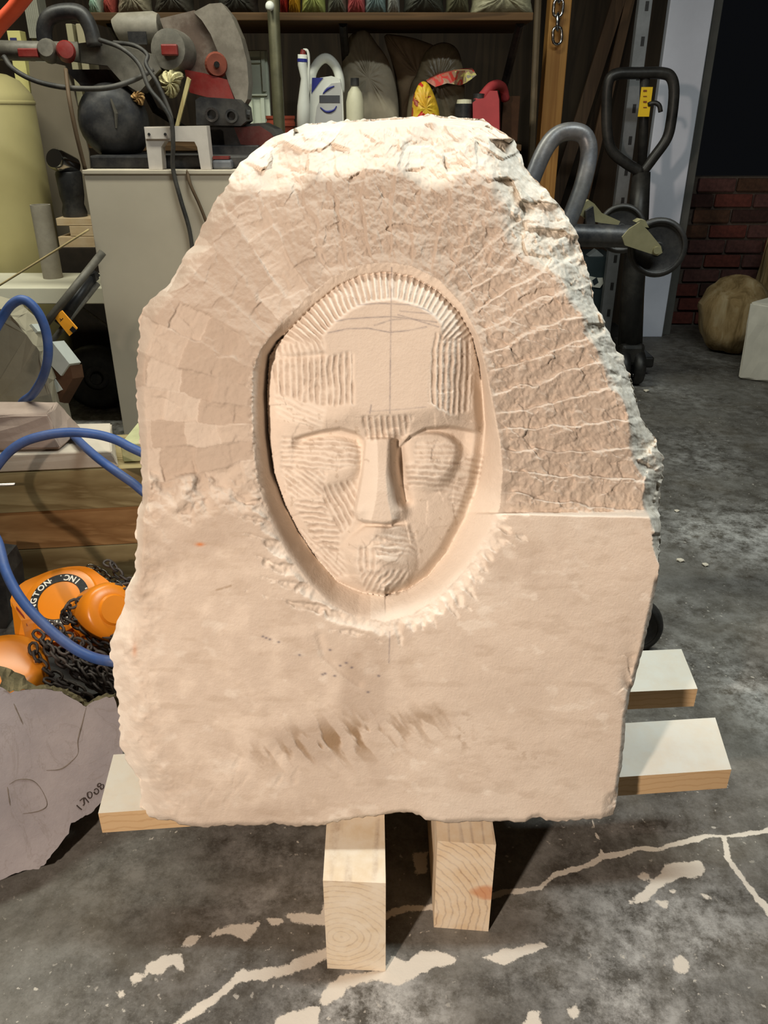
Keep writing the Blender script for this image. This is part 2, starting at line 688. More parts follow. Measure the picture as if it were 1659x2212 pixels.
    # --- broken natural edge: top bevel and right flank
    BV = np.array([(400, 1055), (480, 1082), (540, 1102), (580, 1150), (600, 1196), (650, 1232), (700, 1260), (760, 1284),
                   (800, 1302), (870, 1340), (920, 1352), (960, 1360), (1000, 1364), (1030, 1386), (1100, 1394),
                   (1120, 1398), (1150, 1406), (1200, 1417), (1225, 1425), (1300, 1440)], float)
    xb = np.interp(PY, BV[:, 0], BV[:, 1]) + n_mid * 16
    xs = np.interp(PY, Ra[:, 0], Ra[:, 1])
    TBX = np.array([(300, 560), (480, 420), (520, 420), (600, 425), (680, 395), (760, 400), (860, 380), (930, 425), (1000, 395),
                    (1060, 400), (1150, 420), (1400, 420)], float)
    yb = np.interp(PX, TBX[:, 0], TBX[:, 1]) + n_mid * 22
    tb = np.clip((yb - PY) / (yb - 268), 0, 1.0)
    rb = np.clip((PX - xb) / np.maximum(xs - xb, 14), 0, 1) * (PY > 300) * (1 - sstep(1225, 1245, PY))
    H1, T1, E1 = facet(PX + n_mid * 12, PY + n_mid * 12, 74, 62, 71, 1.2)
    H2, T2, E2 = facet(PX + n_mid * 6, PY + n_mid * 6, 26, 24, 72, 1.2)
    nat = np.maximum(sstep(0.0, 0.25, tb), sstep(0.0, 0.3, rb))
    rough = blur(0.0130 * H1 + 0.0026 * H2, 1) + 0.004 * n_mid + 0.0012 * n_fin
    D = D + 0.085 * tb ** 1.15 + np.where(PY < 700, 0.06, 0.075) * rb ** 1.2 - rough * nat
    # flat top of the block
    topf = 1 - sstep(0, 16, PY - (np.interp(PX, Ta[:, 0], Ta[:, 1]) + 3))
    topf = topf * (PX > 636) * (PX < 1062)
    D = D + 0.20 * topf

    # left broken edge
    xls = np.interp(PY, La[:, 0], La[:, 1])
    margin = 18 + 46 * sstep(1240, 1340, PY) + 24 * (1 - sstep(700, 760, PY))
    lb = np.clip(1 - (PX - xls) / (margin * (1 + 0.4 * n_mid)), 0, 1)
    D = D + 0.032 * lb ** 1.6 - lb * (0.003 * blur(H1, 3) + 0.005 * n_mid + 0.0015 * n_fin)
    lrough = np.clip(1 - (PX - xls) / 120, 0, 1) * sstep(1100, 1300, PY)
    D = D + lrough * 0.0035 * (1 + 0.5 * blur(Hc, 3) + n_mid + 0.5 * n_fin)
    # left strip between halo and edge, old rough skin
    # bottom edge and right lower edge chips
    db = np.interp(PX, Ba[:, 0], Ba[:, 1]) - PY
    eb = np.clip(1 - db / (9 + 5 * n_mid), 0, 1)
    D = D + 0.010 * eb ** 2
    re_ = np.clip(1 - (xs - PX) / (9 + 22 * sstep(0.1, 0.5, n_big) * sstep(1390, 1430, PY)), 0, 1) * sstep(1240, 1260, PY)
    D = D + 0.012 * re_ ** 1.5 + re_ * 0.004 * n_fin
    # chip scar on the right edge low down
    sc = np.exp(-((PX - 1362) / 16) ** 2 - ((PY - 1470) / 60) ** 2)
    D = D + sc * (0.006 + 0.004 * H2)

    # --- chisel tooth notches on the lower rim
    lowm = sstep(1020, 1090, PY)
    ang2 = np.degrees(np.arctan2(-(PY - 1000), PX - CX))
    ang2 = np.where(ang2 < -90, ang2 + 360, ang2)
    lefts = PX < CX
    q = np.where(lefts, (PY - 0.22 * PX) / 40.0 + 0.35 * n_mid, ang2 / 4.4 + 0.5 * n_mid + 0.6 * n_big)
    iq = np.floor(q)
    rnd = (np.sin(iq * 78.233) * 43758.5453) % 1.0
    sw = q - iq
    sw = np.where(lefts, sw, 1 - np.abs(2 * sw - 1))
    rag = fbm(ang2 * 3.0, a * 0.25, 6, 3, 88)
    ln = np.where(lefts, 10 + (30 + 60 * rnd) * (1 - sw) ** 1.3, 26 + (12 + 40 * rnd) * sw) * (0.9 + 0.7 * rag)
    spk = np.clip(1 - a / np.maximum(ln, 6), 0, 1)
    notch = lowm * (0.0085 * blur(spk, 2) + 0.0012 * (spk > 0) * n_fin)
    D = D + notch * (dR > 0) + lowm * 0.0085 * (dR <= 0)

    # --- ditch between rim and face
    inR = dR <= 0
    t = np.clip(-dR / (-dR + np.maximum(dF, 0) + 1e-6), 0, 1)
    wtop2 = 1 - sstep(35, 62, np.abs(ang - 90))
    deep = np.where(PX < CX, 0.058, 0.054) * (1 - wtop2) + 0.026 * wtop2
    deep = deep * (1 - 0.38 * np.exp(-((ang2 - 270) / 20) ** 2) - 0.28 * np.exp(-((ang2 + 90) / 20) ** 2))
    pw = np.where(PX < CX, 1.25, 1.25)
    Dditch = D + (deep - D) * t ** pw
    Dditch = Dditch + 0.0004 * n_fin
    D = np.where(inR, Dditch, D)

    # --- face
    Fa = np.array(FACE, float)
    li = [i for i in range(len(FACE)) if FACE[i][0] <= 835 and FACE[i][1] >= 589]
    lf = sorted([FACE[i] for i in li if FACE[i][0] < 832], key=lambda p: p[1])
    rf = sorted([p for p in FACE if p[0] > 836], key=lambda p: p[1])
    fxl = np.interp(PY, [589] + [p[1] for p in lf] + [1289], [830] + [p[0] for p in lf] + [830])
    fxr = np.interp(PY, [589] + [p[1] for p in rf] + [1289], [836] + [p[0] for p in rf] + [836])
    u = np.where(PX < CX, (CX - PX) / np.maximum(CX - fxl, 6), (PX - CX) / np.maximum(fxr - CX, 6))
    u = np.clip(u, 0, 1.1)
    De = np.where(PX < CX, 0.045, 0.042) * (1 - wtop2) + 0.022 * wtop2
    D0 = np.interp(PY, [560, 890, 905, 925, 950, 1000, 1090, 1135, 1180, 1230, 1265, 1290],
                   [0.001, 0.001, 0.004, 0.011, 0.017, 0.021, 0.022, 0.021, 0.020, 0.021, 0.026, 0.034])
    Dlow = D0 + (De - D0) * u ** 2.1
    qf = np.maximum(dP, 0) / (np.maximum(dP, 0) + np.maximum(-dF, 0) + 1e-6)
    Dfh = 0.001 + (De - 0.001) * qf ** 1.25
    wf = 1 - sstep(885, 925, PY - 8 * (u > 0.5))
    Df = Dfh * wf + Dlow * (1 - wf)
    # notch line across the left forehead
    Df = Df + 0.004 * np.exp(-(dline(PX, PY, [(588, 775), (640, 772), (700, 766)]) / 7) ** 2)

    Df = Df + 0.013 * sstep(-24, -2, dF) * (PX > CX) * sstep(780, 860, PY)

    def crease(line, width, depth, reach, down=True):
        """sharp step below a brow line that fades away further down"""
        ln_ = np.array(line, float)
        yl = np.interp(PX, ln_[:, 0], ln_[:, 1], left=1e5, right=1e5)
        dy = PY - yl
        return depth * sstep(0, width, dy) * (1 - sstep(width, reach, dy))

    edgeL = sstep(622, 660, PX) * (1 - sstep(770, 795, PX))
    Df = Df + edgeL * crease([(600, 958), (640, 940), (690, 927), (735, 920), (770, 930), (800, 955)], 11, 0.0135, 85)
    edgeR = sstep(856, 870, PX) * (1 - sstep(1000, 1046, PX))
    Df = Df + edgeR * crease([(850, 975), (866, 957), (885, 938), (920, 921), (970, 916), (1046, 930)], 11, 0.0175, 100)
    # closed eyes
    eL = sstep(0, 0.65, np.clip(1 - np.abs((PX - 712) / 80) ** 2.2 - np.abs((PY - 978) / np.where(PY < 978, 40, 95)) ** 1.8, 0, 1))
    eR = sstep(0, 0.55, np.clip(1 - np.abs((PX - 928) / 74) ** 2.2 - np.abs((PY - 968) / np.where(PY < 968, 40, 100)) ** 1.8, 0, 1))
    Df = Df - 0.0095 * eL - 0.0135 * eR
    # cheeks fall away under the eyes
    Df = Df + 0.003 * np.exp(-((PX - 745) / 30) ** 2 - ((PY - 1040) / 40) ** 2)
    # nose
    ny = [944, 952, 1025, 1075, 1104, 1122, 1134]
    x1 = np.interp(PY, ny, [790, 787, 778, 768, 762, 770, 792])
    x2 = np.interp(PY, ny, [816, 815, 817, 813, 807, 803, 803])
    x3 = np.interp(PY, ny, [838, 838, 833, 837, 843, 846, 846])
    x4 = np.interp(PY, ny, [858, 860, 867, 876, 882, 878, 850])
    f_l = np.interp(np.clip((PX - x1) / np.maximum(x2 - x1, 1), 0, 1), [0, 0.18, 1], [0, 0.55, 1.0])
    f_r = np.interp(np.clip((x4 - PX) / np.maximum(x4 - x3, 1), 0, 1), [0, 0.12, 0.45, 0.8, 1], [0, 0.05, 0.25, 0.80, 1.0])
    nf = np.minimum(f_l, f_r) * sstep(942, 950, PY) * (1 - sstep(1120, 1135, PY - 6 * np.exp(-((PX - 825) / 30) ** 2)))
    nose_D = np.interp(PY, [945, 960, 1060, 1125], [0.0085, 0.0065, 0.001, 0.0005])
    wing = np.exp(-((PX - 868) / 14) ** 2 - ((PY - 1102) / 20) ** 2) * 0.006 + np.exp(
        -((PX - 776) / 14) ** 2 - ((PY - 1105) / 18) ** 2) * 0.004
    Df = Df + (nose_D - Df) * nf - wing * (PY < 1132)
    Df = Df + 0.015 * np.exp(-(dline(PX, PY, [(858, 955), (864, 1000), (868, 1040), (876, 1080)]) / 12) ** 2) * (1 - 0.75 * nf)
    # muzzle and chin block
    MZ = [(788, 1131), (751, 1158), (730, 1182), (735, 1215), (750, 1245), (790, 1278), (840, 1284), (888, 1262), (905, 1225),
          (904, 1180), (886, 1128), (838, 1134)]
    dM = sdpoly(PX, PY, MZ)
    ridge = np.interp(PY, [1130, 1165, 1290], [812, 806, 822])
    mxl = np.interp(PY, [1131, 1158, 1182, 1215, 1245, 1278], [786, 751, 728, 733, 750, 790])
    mxr = np.interp(PY, [1128, 1180, 1225, 1262, 1284], [888, 906, 907, 890, 842])
    roof = np.where(PX < ridge, 1 - np.clip((ridge - PX) / np.maximum(ridge - mxl, 8), 0, 1),
                    1 - np.clip((PX - ridge - 14) / np.maximum(mxr - ridge - 14, 8), 0, 1))
    mz = 1 - sstep(-9, 1, dM)
    roll = 0.0009 * np.sin((PY - 0.15 * (PX - 820) - 1150) / 13.0 * math.pi) * sstep(1150, 1170, PY) + 0.0022 * blur(Hc, 1) * sstep(1140, 1165, PY)
    Df = Df - mz * (0.0185 * roof + roll * np.sqrt(roof))
    # planes left by the flat chisel
    Hf, Tf, Ef = facet(PX + n_mid * 8, PY + n_mid * 8, 62, 54, 81, 1.0)
    calm = 1 - (1 - sstep(0, 14, dP)) * 0.97
    calm = calm * (1 - 0.85 * np.clip(nf * 1.6, 0, 1))
    Df = Df - calm * (0.0011 * Hf + 0.0007 * n_mid + 0.0003 * n_fin)

    # tooth chisel grooves
    G_ = np.zeros_like(PX)

    def groove(pts, deg, period, amp, wob=0.5, soft=7):
        m = 1 - sstep(-soft, soft * 0.4, sdpoly(PX, PY, pts) - 7 + n_mid * 7)
        c, s_ = math.cos(math.radians(deg)), math.sin(math.radians(deg))
        x = (PX * -s_ + PY * c) / period + wob * n_mid + 0.3 * n_big
        pr = np.abs(((x) % 1.0) * 2 - 1)
        along = 0.75 + 0.5 * n_fin
        return m * amp * 1.7 * (pr ** 0.8) * along, m

    sets = [([(592, 785), (640, 778), (700, 772), (757, 766), (760, 868), (705, 872), (600, 850)], 90, 13.2, 0.0022, 0.3),
            ([(944, 722), (1008, 735), (1016, 800), (1010, 880), (975, 892), (930, 868), (938, 780)], 92, 12.5, 0.0024, 0.4),
            ([(596, 842), (700, 880), (690, 925), (600, 900)], 22, 12, 0.0010, 0.6),
            ([(788, 905), (886, 905), (872, 938), (800, 945)], 84, 13, 0.0022, 0.2),
            ([(615, 950), (690, 945), (776, 962), (778, 1000), (700, 1016), (610, 1012)], 4, 11.5, 0.0017, 0.8),
            ([(612, 1015), (702, 1012), (700, 1068), (630, 1080)], 38, 11, 0.0016, 0.5),
            ([(702, 1050), (770, 1040), (764, 1120), (738, 1150), (700, 1100)], 62, 12.5, 0.0022, 0.3),
            ([(632, 1082), (700, 1080), (735, 1140), (725, 1190), (690, 1170)], 6, 11.5, 0.0020, 0.7),
            ([(650, 1148), (690, 1165), (735, 1195), (748, 1240), (720, 1245)], 46, 9.5, 0.0014, 0.5),
            ([(905, 960), (985, 955), (990, 1000), (900, 1005)], 2, 11.5, 0.0013, 0.6),
            ([(880, 1002), (1040, 990), (1036, 1045), (960, 1062), (885, 1045)], 5, 12.5, 0.0017, 0.7),
            ([(970, 1040), (1034, 1045), (1010, 1100), (985, 1120)], 12, 12, 0.0013, 0.6),
            ([(778, 1186), (812, 1186), (808, 1236), (775, 1232)], 90, 13, 0.0018, 0.4),
            ([(806, 1160), (890, 1150), (898, 1200), (812, 1196)], 10, 13, 0.0014, 0.9),
            ([(782, 1240), (880, 1232), (860, 1282), (790, 1276)], 125, 12, 0.0018, 0.6),
            ([(640, 742), (690, 728), (700, 764), (602, 768), (590, 752)], 70, 12, 0.0016, 0.8)]
    gm = np.zeros_like(PX)
    for (pts, deg, per_, amp, wob) in sets:
        g, m = groove(pts, deg, per_, amp, wob)
        G_ = np.maximum(G_, g)
        gm = np.maximum(gm, m)
    # radial grooves over the brow of the oval
    band = (1 - sstep(-4, 6, dR + 10)) * sstep(2, 9, dP) * (1 - sstep(728, 752, PY))
    rc = np.degrees(np.arctan2(-(PY - 860), PX - 835))
    xr_ = rc / 3.05 + 0.25 * n_mid
    grad = np.abs((xr_ % 1.0) * 2 - 1) ** 0.8 * 0.0045 * band * (0.8 + 0.4 * n_fin)
    G_ = np.maximum(G_, grad)
    gm = np.maximum(gm, band)
    D = np.where(dF <= 0, Df, D)
    # soften the join
    D = D + G_ * (dF <= 4)
    # scratchy tooth marks on the left ditch wall and lower bevel
    pk = (1 - sstep(-14, 2, np.abs(dR) - 8)) * sstep(740, 800, PY) * (1 - sstep(1100, 1180, PY)) * (PX < CX)
    D = D + pk * 0.0022 * (fbm(PX, PY, 10, 2, 90) > 0.05)
    # --- flat lower face: slight undulation, gouge, pecking
    flat = np.clip((1 - fade) * (dR > 0) * (1 - lb) * (1 - nat), 0, 1)
    D = D + flat * (0.0010 * n_big + 0.0003 * n_mid + 0.00012 * n_fin)
    gz = dline(PX, PY, [(690, 1375), (700, 1415), (735, 1445), (775, 1475)])
    D = D + flat * 0.0024 * np.exp(-(gz / 9) ** 2)
    diag = fbm((PX - PY * 0.8) / 2.2, (PX * 0.7 + PY) / 7.0, 10, 3, 95)
    peckm = np.exp(-(((PX - 740) * 0.98 + (PY - 1598) * 0.2) / 165) ** 2 - (((PY - 1598) + (PX - 740) * 0.13) / 42) ** 2)
    D = D + peckm * 0.0022 * sstep(0.0, 0.4, diag)
    lowleft = np.exp(-((PX - 560) / 160) ** 2 - ((PY - 1690) / 60) ** 2)
    D = D + lowleft * 0.0016 * sstep(0.1, 0.5, fbm((PX + PY * 0.3) / 1.6, PY / 4, 14, 3, 96))
    cl = np.exp(-((PX - 395) / 90) ** 2 - ((PY - 1080) / 150) ** 2)
    D = D + cl * flat * 0.0010 * (0.5 + 0.5 * blur(Hc, 3))

    # --- positions: every point keeps its own depth behind the dressed face
    C = np.array(CAM)
    p0 = np.array(P0)
    dxr = (PX - IMG_W / 2) / FPX
    dyr = (IMG_H / 2 - PY) / FPX
    dirs = np.stack([dxr, FW.y + UP.y * dyr, FW.z + UP.z * dyr], -1)
    tp = (-D - SN.dot(C - p0)) / (dirs @ SN)
    P = C + dirs * tp[..., None]

    # --- skirt and back
    r, c = PX.shape
    idx = np.arange(r * c).reshape(r, c)
    q = np.stack([idx[:-1, :-1], idx[1:, :-1], idx[1:, 1:], idx[:-1, 1:]], -1).reshape(-1, 4)
    loop = np.concatenate([idx[0, :-1], idx[:-1, -1], idx[-1, :0:-1], idx[:0:-1, 0]])
    loop = loop[::-1]                                    # any order works, normals are recalculated
    V = [P.reshape(-1, 3)]
    base = P.reshape(-1, 3)[loop]
    cen = np.array([0.0, 0, 0.62])
    yback = p0[1] + 0.33 + (base[:, 2] - p0[2]) * math.tan(LEAN) * 0.6
    prev = loop
    Q = [q]
    nl = len(loop)
    ar = np.arange(nl)
    tot = r * c
    for k, f in enumerate((0.12, 0.4, 0.75, 1.0)):
        ring_ = base.copy()
        ring_[:, 1] = base[:, 1] + np.maximum(yback - base[:, 1], 0.03) * f
        inw = 0.012 * f + 0.006 * vnoise(ar / 25.0, ar * 0 + k * 1.7, 33)
        dirc = ring_ - cen
        dirc[:, 1] = 0
        dirc /= np.linalg.norm(dirc, axis=1)[:, None] + 1e-9
        keep = np.clip((ring_[:, 2] - 0.26) / 0.05, 0, 1)
        ring_ -= dirc * inw[:, None] * keep[:, None]
        V.append(ring_)
        cur = tot + ar
        Q.append(np.stack([prev, np.roll(prev, -1), np.roll(cur, -1), cur], -1))
        prev = cur
        tot += nl
    V.append(np.array([[0, p0[1] + 0.37, 0.62]]))
    T = np.stack([prev, np.roll(prev, -1), np.full(nl, tot)], -1)
    me = raw_mesh('carved_stone_slab', np.concatenate(V), np.concatenate(Q), T)

    # --- colour masks
    crystal = np.clip(np.maximum(sstep(0.02, 0.25, rb), sstep(0.15, 0.6, tb) * sstep(880, 1050, PX) * 0.8) + topf * 0.5, 0, 1)
    bruise_lit = np.zeros_like(PX)
    bl = (h2_ > 0.66) * 0.34 + (Tc > 0.80) * 0.2
    bruise_lit += rfade * (dR > 0) * (wl2 + 0.4 * (1 - wr2 - wl2)) * bl
    bruise_lit += rfade * (dR > 0) * wr2 * (0.75 * rdg * sstep(-0.2, 0.4, n_mid) + 0.3 * (Td > 0.8))
    bruise_lit += ((fl_ < 0.07) | (fr_ < 0.05)) * 0.38 * sstep(-0.1, 0.3, n_mid) * rfade * wl2 * (dR > 0)
    bruise_lit += lowm * (spk > 0.02) * (dR > 0) * 0.55 + lowm * (dR <= 0) * (dF > 0) * 0.45 * (PX > 800)  # notch marks; lower right wall of the hollow painted paler, as lit
    bruise_lit += tb * 0.5 * (T1 > 0.55) + tb * 0.12  # upward bevel painted paler for the overhead light, more on some chips
    bruise_lit += lb * 0.5 + lrough * 0.35 * (Td > 0.4)
    bruise_lit += gm * (dF <= 4) * np.clip(0.55 - G_ / 0.0018 * 0.6, -0.2, 0.55)  # groove ridges painted paler, as if catching light
    bruise_lit += flat * 0.25 * sstep(0.1, 0.5, n_big) * (PX > 900)
    bruise_lit += flat * 0.5 * sstep(0.34, 0.6, fbm(PX * 0.6, PY, 30, 4, 97))
    bruise_lit += 0.45 * nf * (PX < x2)  # left plane of the nose painted paler, as the lamp-lit side
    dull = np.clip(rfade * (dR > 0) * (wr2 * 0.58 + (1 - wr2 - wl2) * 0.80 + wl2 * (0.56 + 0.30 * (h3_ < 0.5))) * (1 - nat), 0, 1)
    dull += np.clip(gm * (dF <= 4) * (G_ / 0.0022 - 0.45) * 0.9, 0, 0.6)  # groove bottoms painted darker, standing in for shade
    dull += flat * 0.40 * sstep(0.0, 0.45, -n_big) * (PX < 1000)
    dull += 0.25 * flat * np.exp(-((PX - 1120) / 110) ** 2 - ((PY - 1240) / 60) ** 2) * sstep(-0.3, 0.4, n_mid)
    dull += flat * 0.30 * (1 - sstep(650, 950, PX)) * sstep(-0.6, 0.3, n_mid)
    stain = peckm * 1.1 * sstep(0.02, 0.42, diag + 0.1 * n_fin)
    stain += flat * 0.16 * sstep(0.12, 0.5, fbm(PX * 0.5, PY * 1.6, 26, 4, 101))
    stain += 0.55 * np.exp(-((PX - 1002) / 16) ** 2 - ((PY - 1580) / 45) ** 2) * sstep(-0.1, 0.4, n_fin)
    stain += 0.35 * np.exp(-((PX - 1110) / 80) ** 2 - ((PY - 1625 - (PX - 1110) * 0.25) / 14) ** 2) * sstep(0, 0.4, n_fin)
    stain += 0.35 * np.exp(-((PX - 930) / 40) ** 2 - ((PY - 1545) / 22) ** 2)
    stain += 0.22 * np.exp(-((PX - 810) / 90) ** 2 - ((PY - 1430) / 30) ** 2) * sstep(-0.2, 0.4, n_mid) * flat
    stain += 0.5 * (fbm(PX, PY, 14, 3, 98) > 0.52) * (dF <= 0) * (PY > 880) * 0.6
    rust = np.exp(-((PX - 432) / 9) ** 2 - ((PY - 1176) / 4) ** 2) + 0.45 * np.exp(-((PX - 291) / 5) ** 2 - ((PY - 1405) / 14) ** 2)
    lines = [[(846, 578), (844, 720), (842, 893)], [(708, 719), (752, 710), (795, 709), (842, 718), (882, 714), (921, 706)],
             [(726, 694), (752, 689), (795, 686), (845, 684), (876, 687)], [(809, 703), (845, 691), (882, 688), (943, 696)],
             [(864, 672), (900, 675), (932, 678)], [(770, 659), (820, 655), (882, 658), (918, 668), (932, 676)],
             [(860, 680), (878, 685), (947, 706)], [(842, 1365), (841, 1400), (840, 1432)], [(802, 875), (799, 893)],
             [(795, 889), (870, 884), (920, 879)]]
    pencil = np.zeros_like(PX)
    for k, ln_ in enumerate(lines):
        dl = dline(PX, PY, ln_)
        pencil = np.maximum(pencil, np.exp(-(dl / 1.5) ** 2) * (0.62 if k < 9 else 0.35) * (0.7 + 0.5 * n_fin))
    dots = [(602, 1387), (568, 1375), (575, 1378), (583, 1381), (647, 1415), (697, 1457), (702, 1455), (818, 1460), (713, 1404),
            (735, 1438), (748, 1432), (760, 1442), (723, 1460), (795, 1495)]
    for (x, y) in dots:
        pencil = np.maximum(pencil, np.exp(-((PX - x) / 3.4) ** 2 - ((PY - y) / 2.2) ** 2) * 0.8)
    hair = dline(PX, PY, [(443, 1282), (470, 1274), (500, 1265)])
    stain += 0.7 * np.exp(-(hair / 2.2) ** 2) * sstep(-0.2, 0.2, n_fin)
    for nm, arr in (('crystal', crystal), ('bruise_lit', bruise_lit), ('dull', dull), ('stain', stain), ('rust', rust), ('pencil', pencil)):
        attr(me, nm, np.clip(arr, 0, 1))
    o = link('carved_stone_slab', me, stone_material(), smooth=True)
    bmx = bmesh.new()
    bmx.from_mesh(me)
    bmesh.ops.recalc_face_normals(bmx, faces=bmx.faces)
    bmx.to_mesh(me)
    bmx.free()
    tag(o, 'large cream limestone slab carved with a narrow face inside an oval hollow', 'stone carving')
    return o


stone = build_stone()
# ------------------------------------------------------------------ floor
def floor_material():
    t = NT('stained_concrete')
    v = t.coord()
    n1 = t.noise(v, 2.2, 7, 0.62, 0.6)
    n2 = t.noise(v, 14, 7, 0.68, 0.4)
    n3 = t.noise(v, 90, 5, 0.7)
    base = t.ramp(n1, [(0.32, (0.026, 0.021, 0.016)), (0.5, (0.062, 0.054, 0.044)), (0.68, (0.15, 0.142, 0.126))])
    base = t.mix(t.ramp(n2, [(0.38, (0, 0, 0)), (0.70, (0.40, 0.40, 0.40))]), base, (0.17, 0.16, 0.142))
    grit = t.noise(v, 210, 4, 0.75)
    base = t.mix(t.ramp(grit, [(0.55, (0, 0, 0)), (0.72, (0.36, 0.36, 0.36))]), base, (0.25, 0.235, 0.21))
    base = t.mix(t.ramp(grit, [(0.28, (0.6, 0.6, 0.6)), (0.45, (0, 0, 0))]), base, (0.034, 0.029, 0.025))
    base = t.mix(t.ramp(t.noise(v, 5, 5, 0.6), [(0.5, (0, 0, 0)), (0.75, (0.5, 0.5, 0.5))]), base, (0.105, 0.085, 0.058))
    hz = t.attr('haze_lit')
    hm = t.math('MULTIPLY', hz, t.ramp(t.noise(v, 22, 8, 0.8), [(0.40, (0, 0, 0)), (0.60, (1, 1, 1))]))
    hm = t.math('MULTIPLY', hm, t.ramp(t.noise(v, 5.5, 6, 0.7, 0.8), [(0.36, (0.4, 0.4, 0.4)), (0.56, (1, 1, 1))]))
    base = t.mix(hm, base, (0.47, 0.46, 0.44))
    sp = t.ramp(t.noise(v, 85, 3, 0.55), [(0.655, (0, 0, 0)), (0.69, (0.8, 0.8, 0.8))])
    base = t.mix(t.math('MULTIPLY', sp, t.ramp(t.noise(v, 6, 3), [(0.42, (0, 0, 0)), (0.62, (1, 1, 1))])), base, (0.52, 0.48, 0.42))
    du = t.attr('dust')
    edge = t.math('ADD', du, t.math('MULTIPLY', t.math('SUBTRACT', t.noise(v, 95, 7, 0.78), 0.5), 1.5))
    dm = t.ramp(edge, [(0.40, (0, 0, 0)), (0.58, (1, 1, 1))])
    base = t.mix(t.math('MULTIPLY', dm, 0.95), base, (0.64, 0.58, 0.50))
    t.bump(t.math('ADD', t.math('MULTIPLY', n2, 0.5), t.math('MULTIPLY', n3, 0.5)), 0.25, 0.006)
    rough = t.ramp(n2, [(0.3, (0.5, 0.5, 0.5)), (0.7, (0.8, 0.8, 0.8))])
    return t.out(base, rough, 0, 0.35)


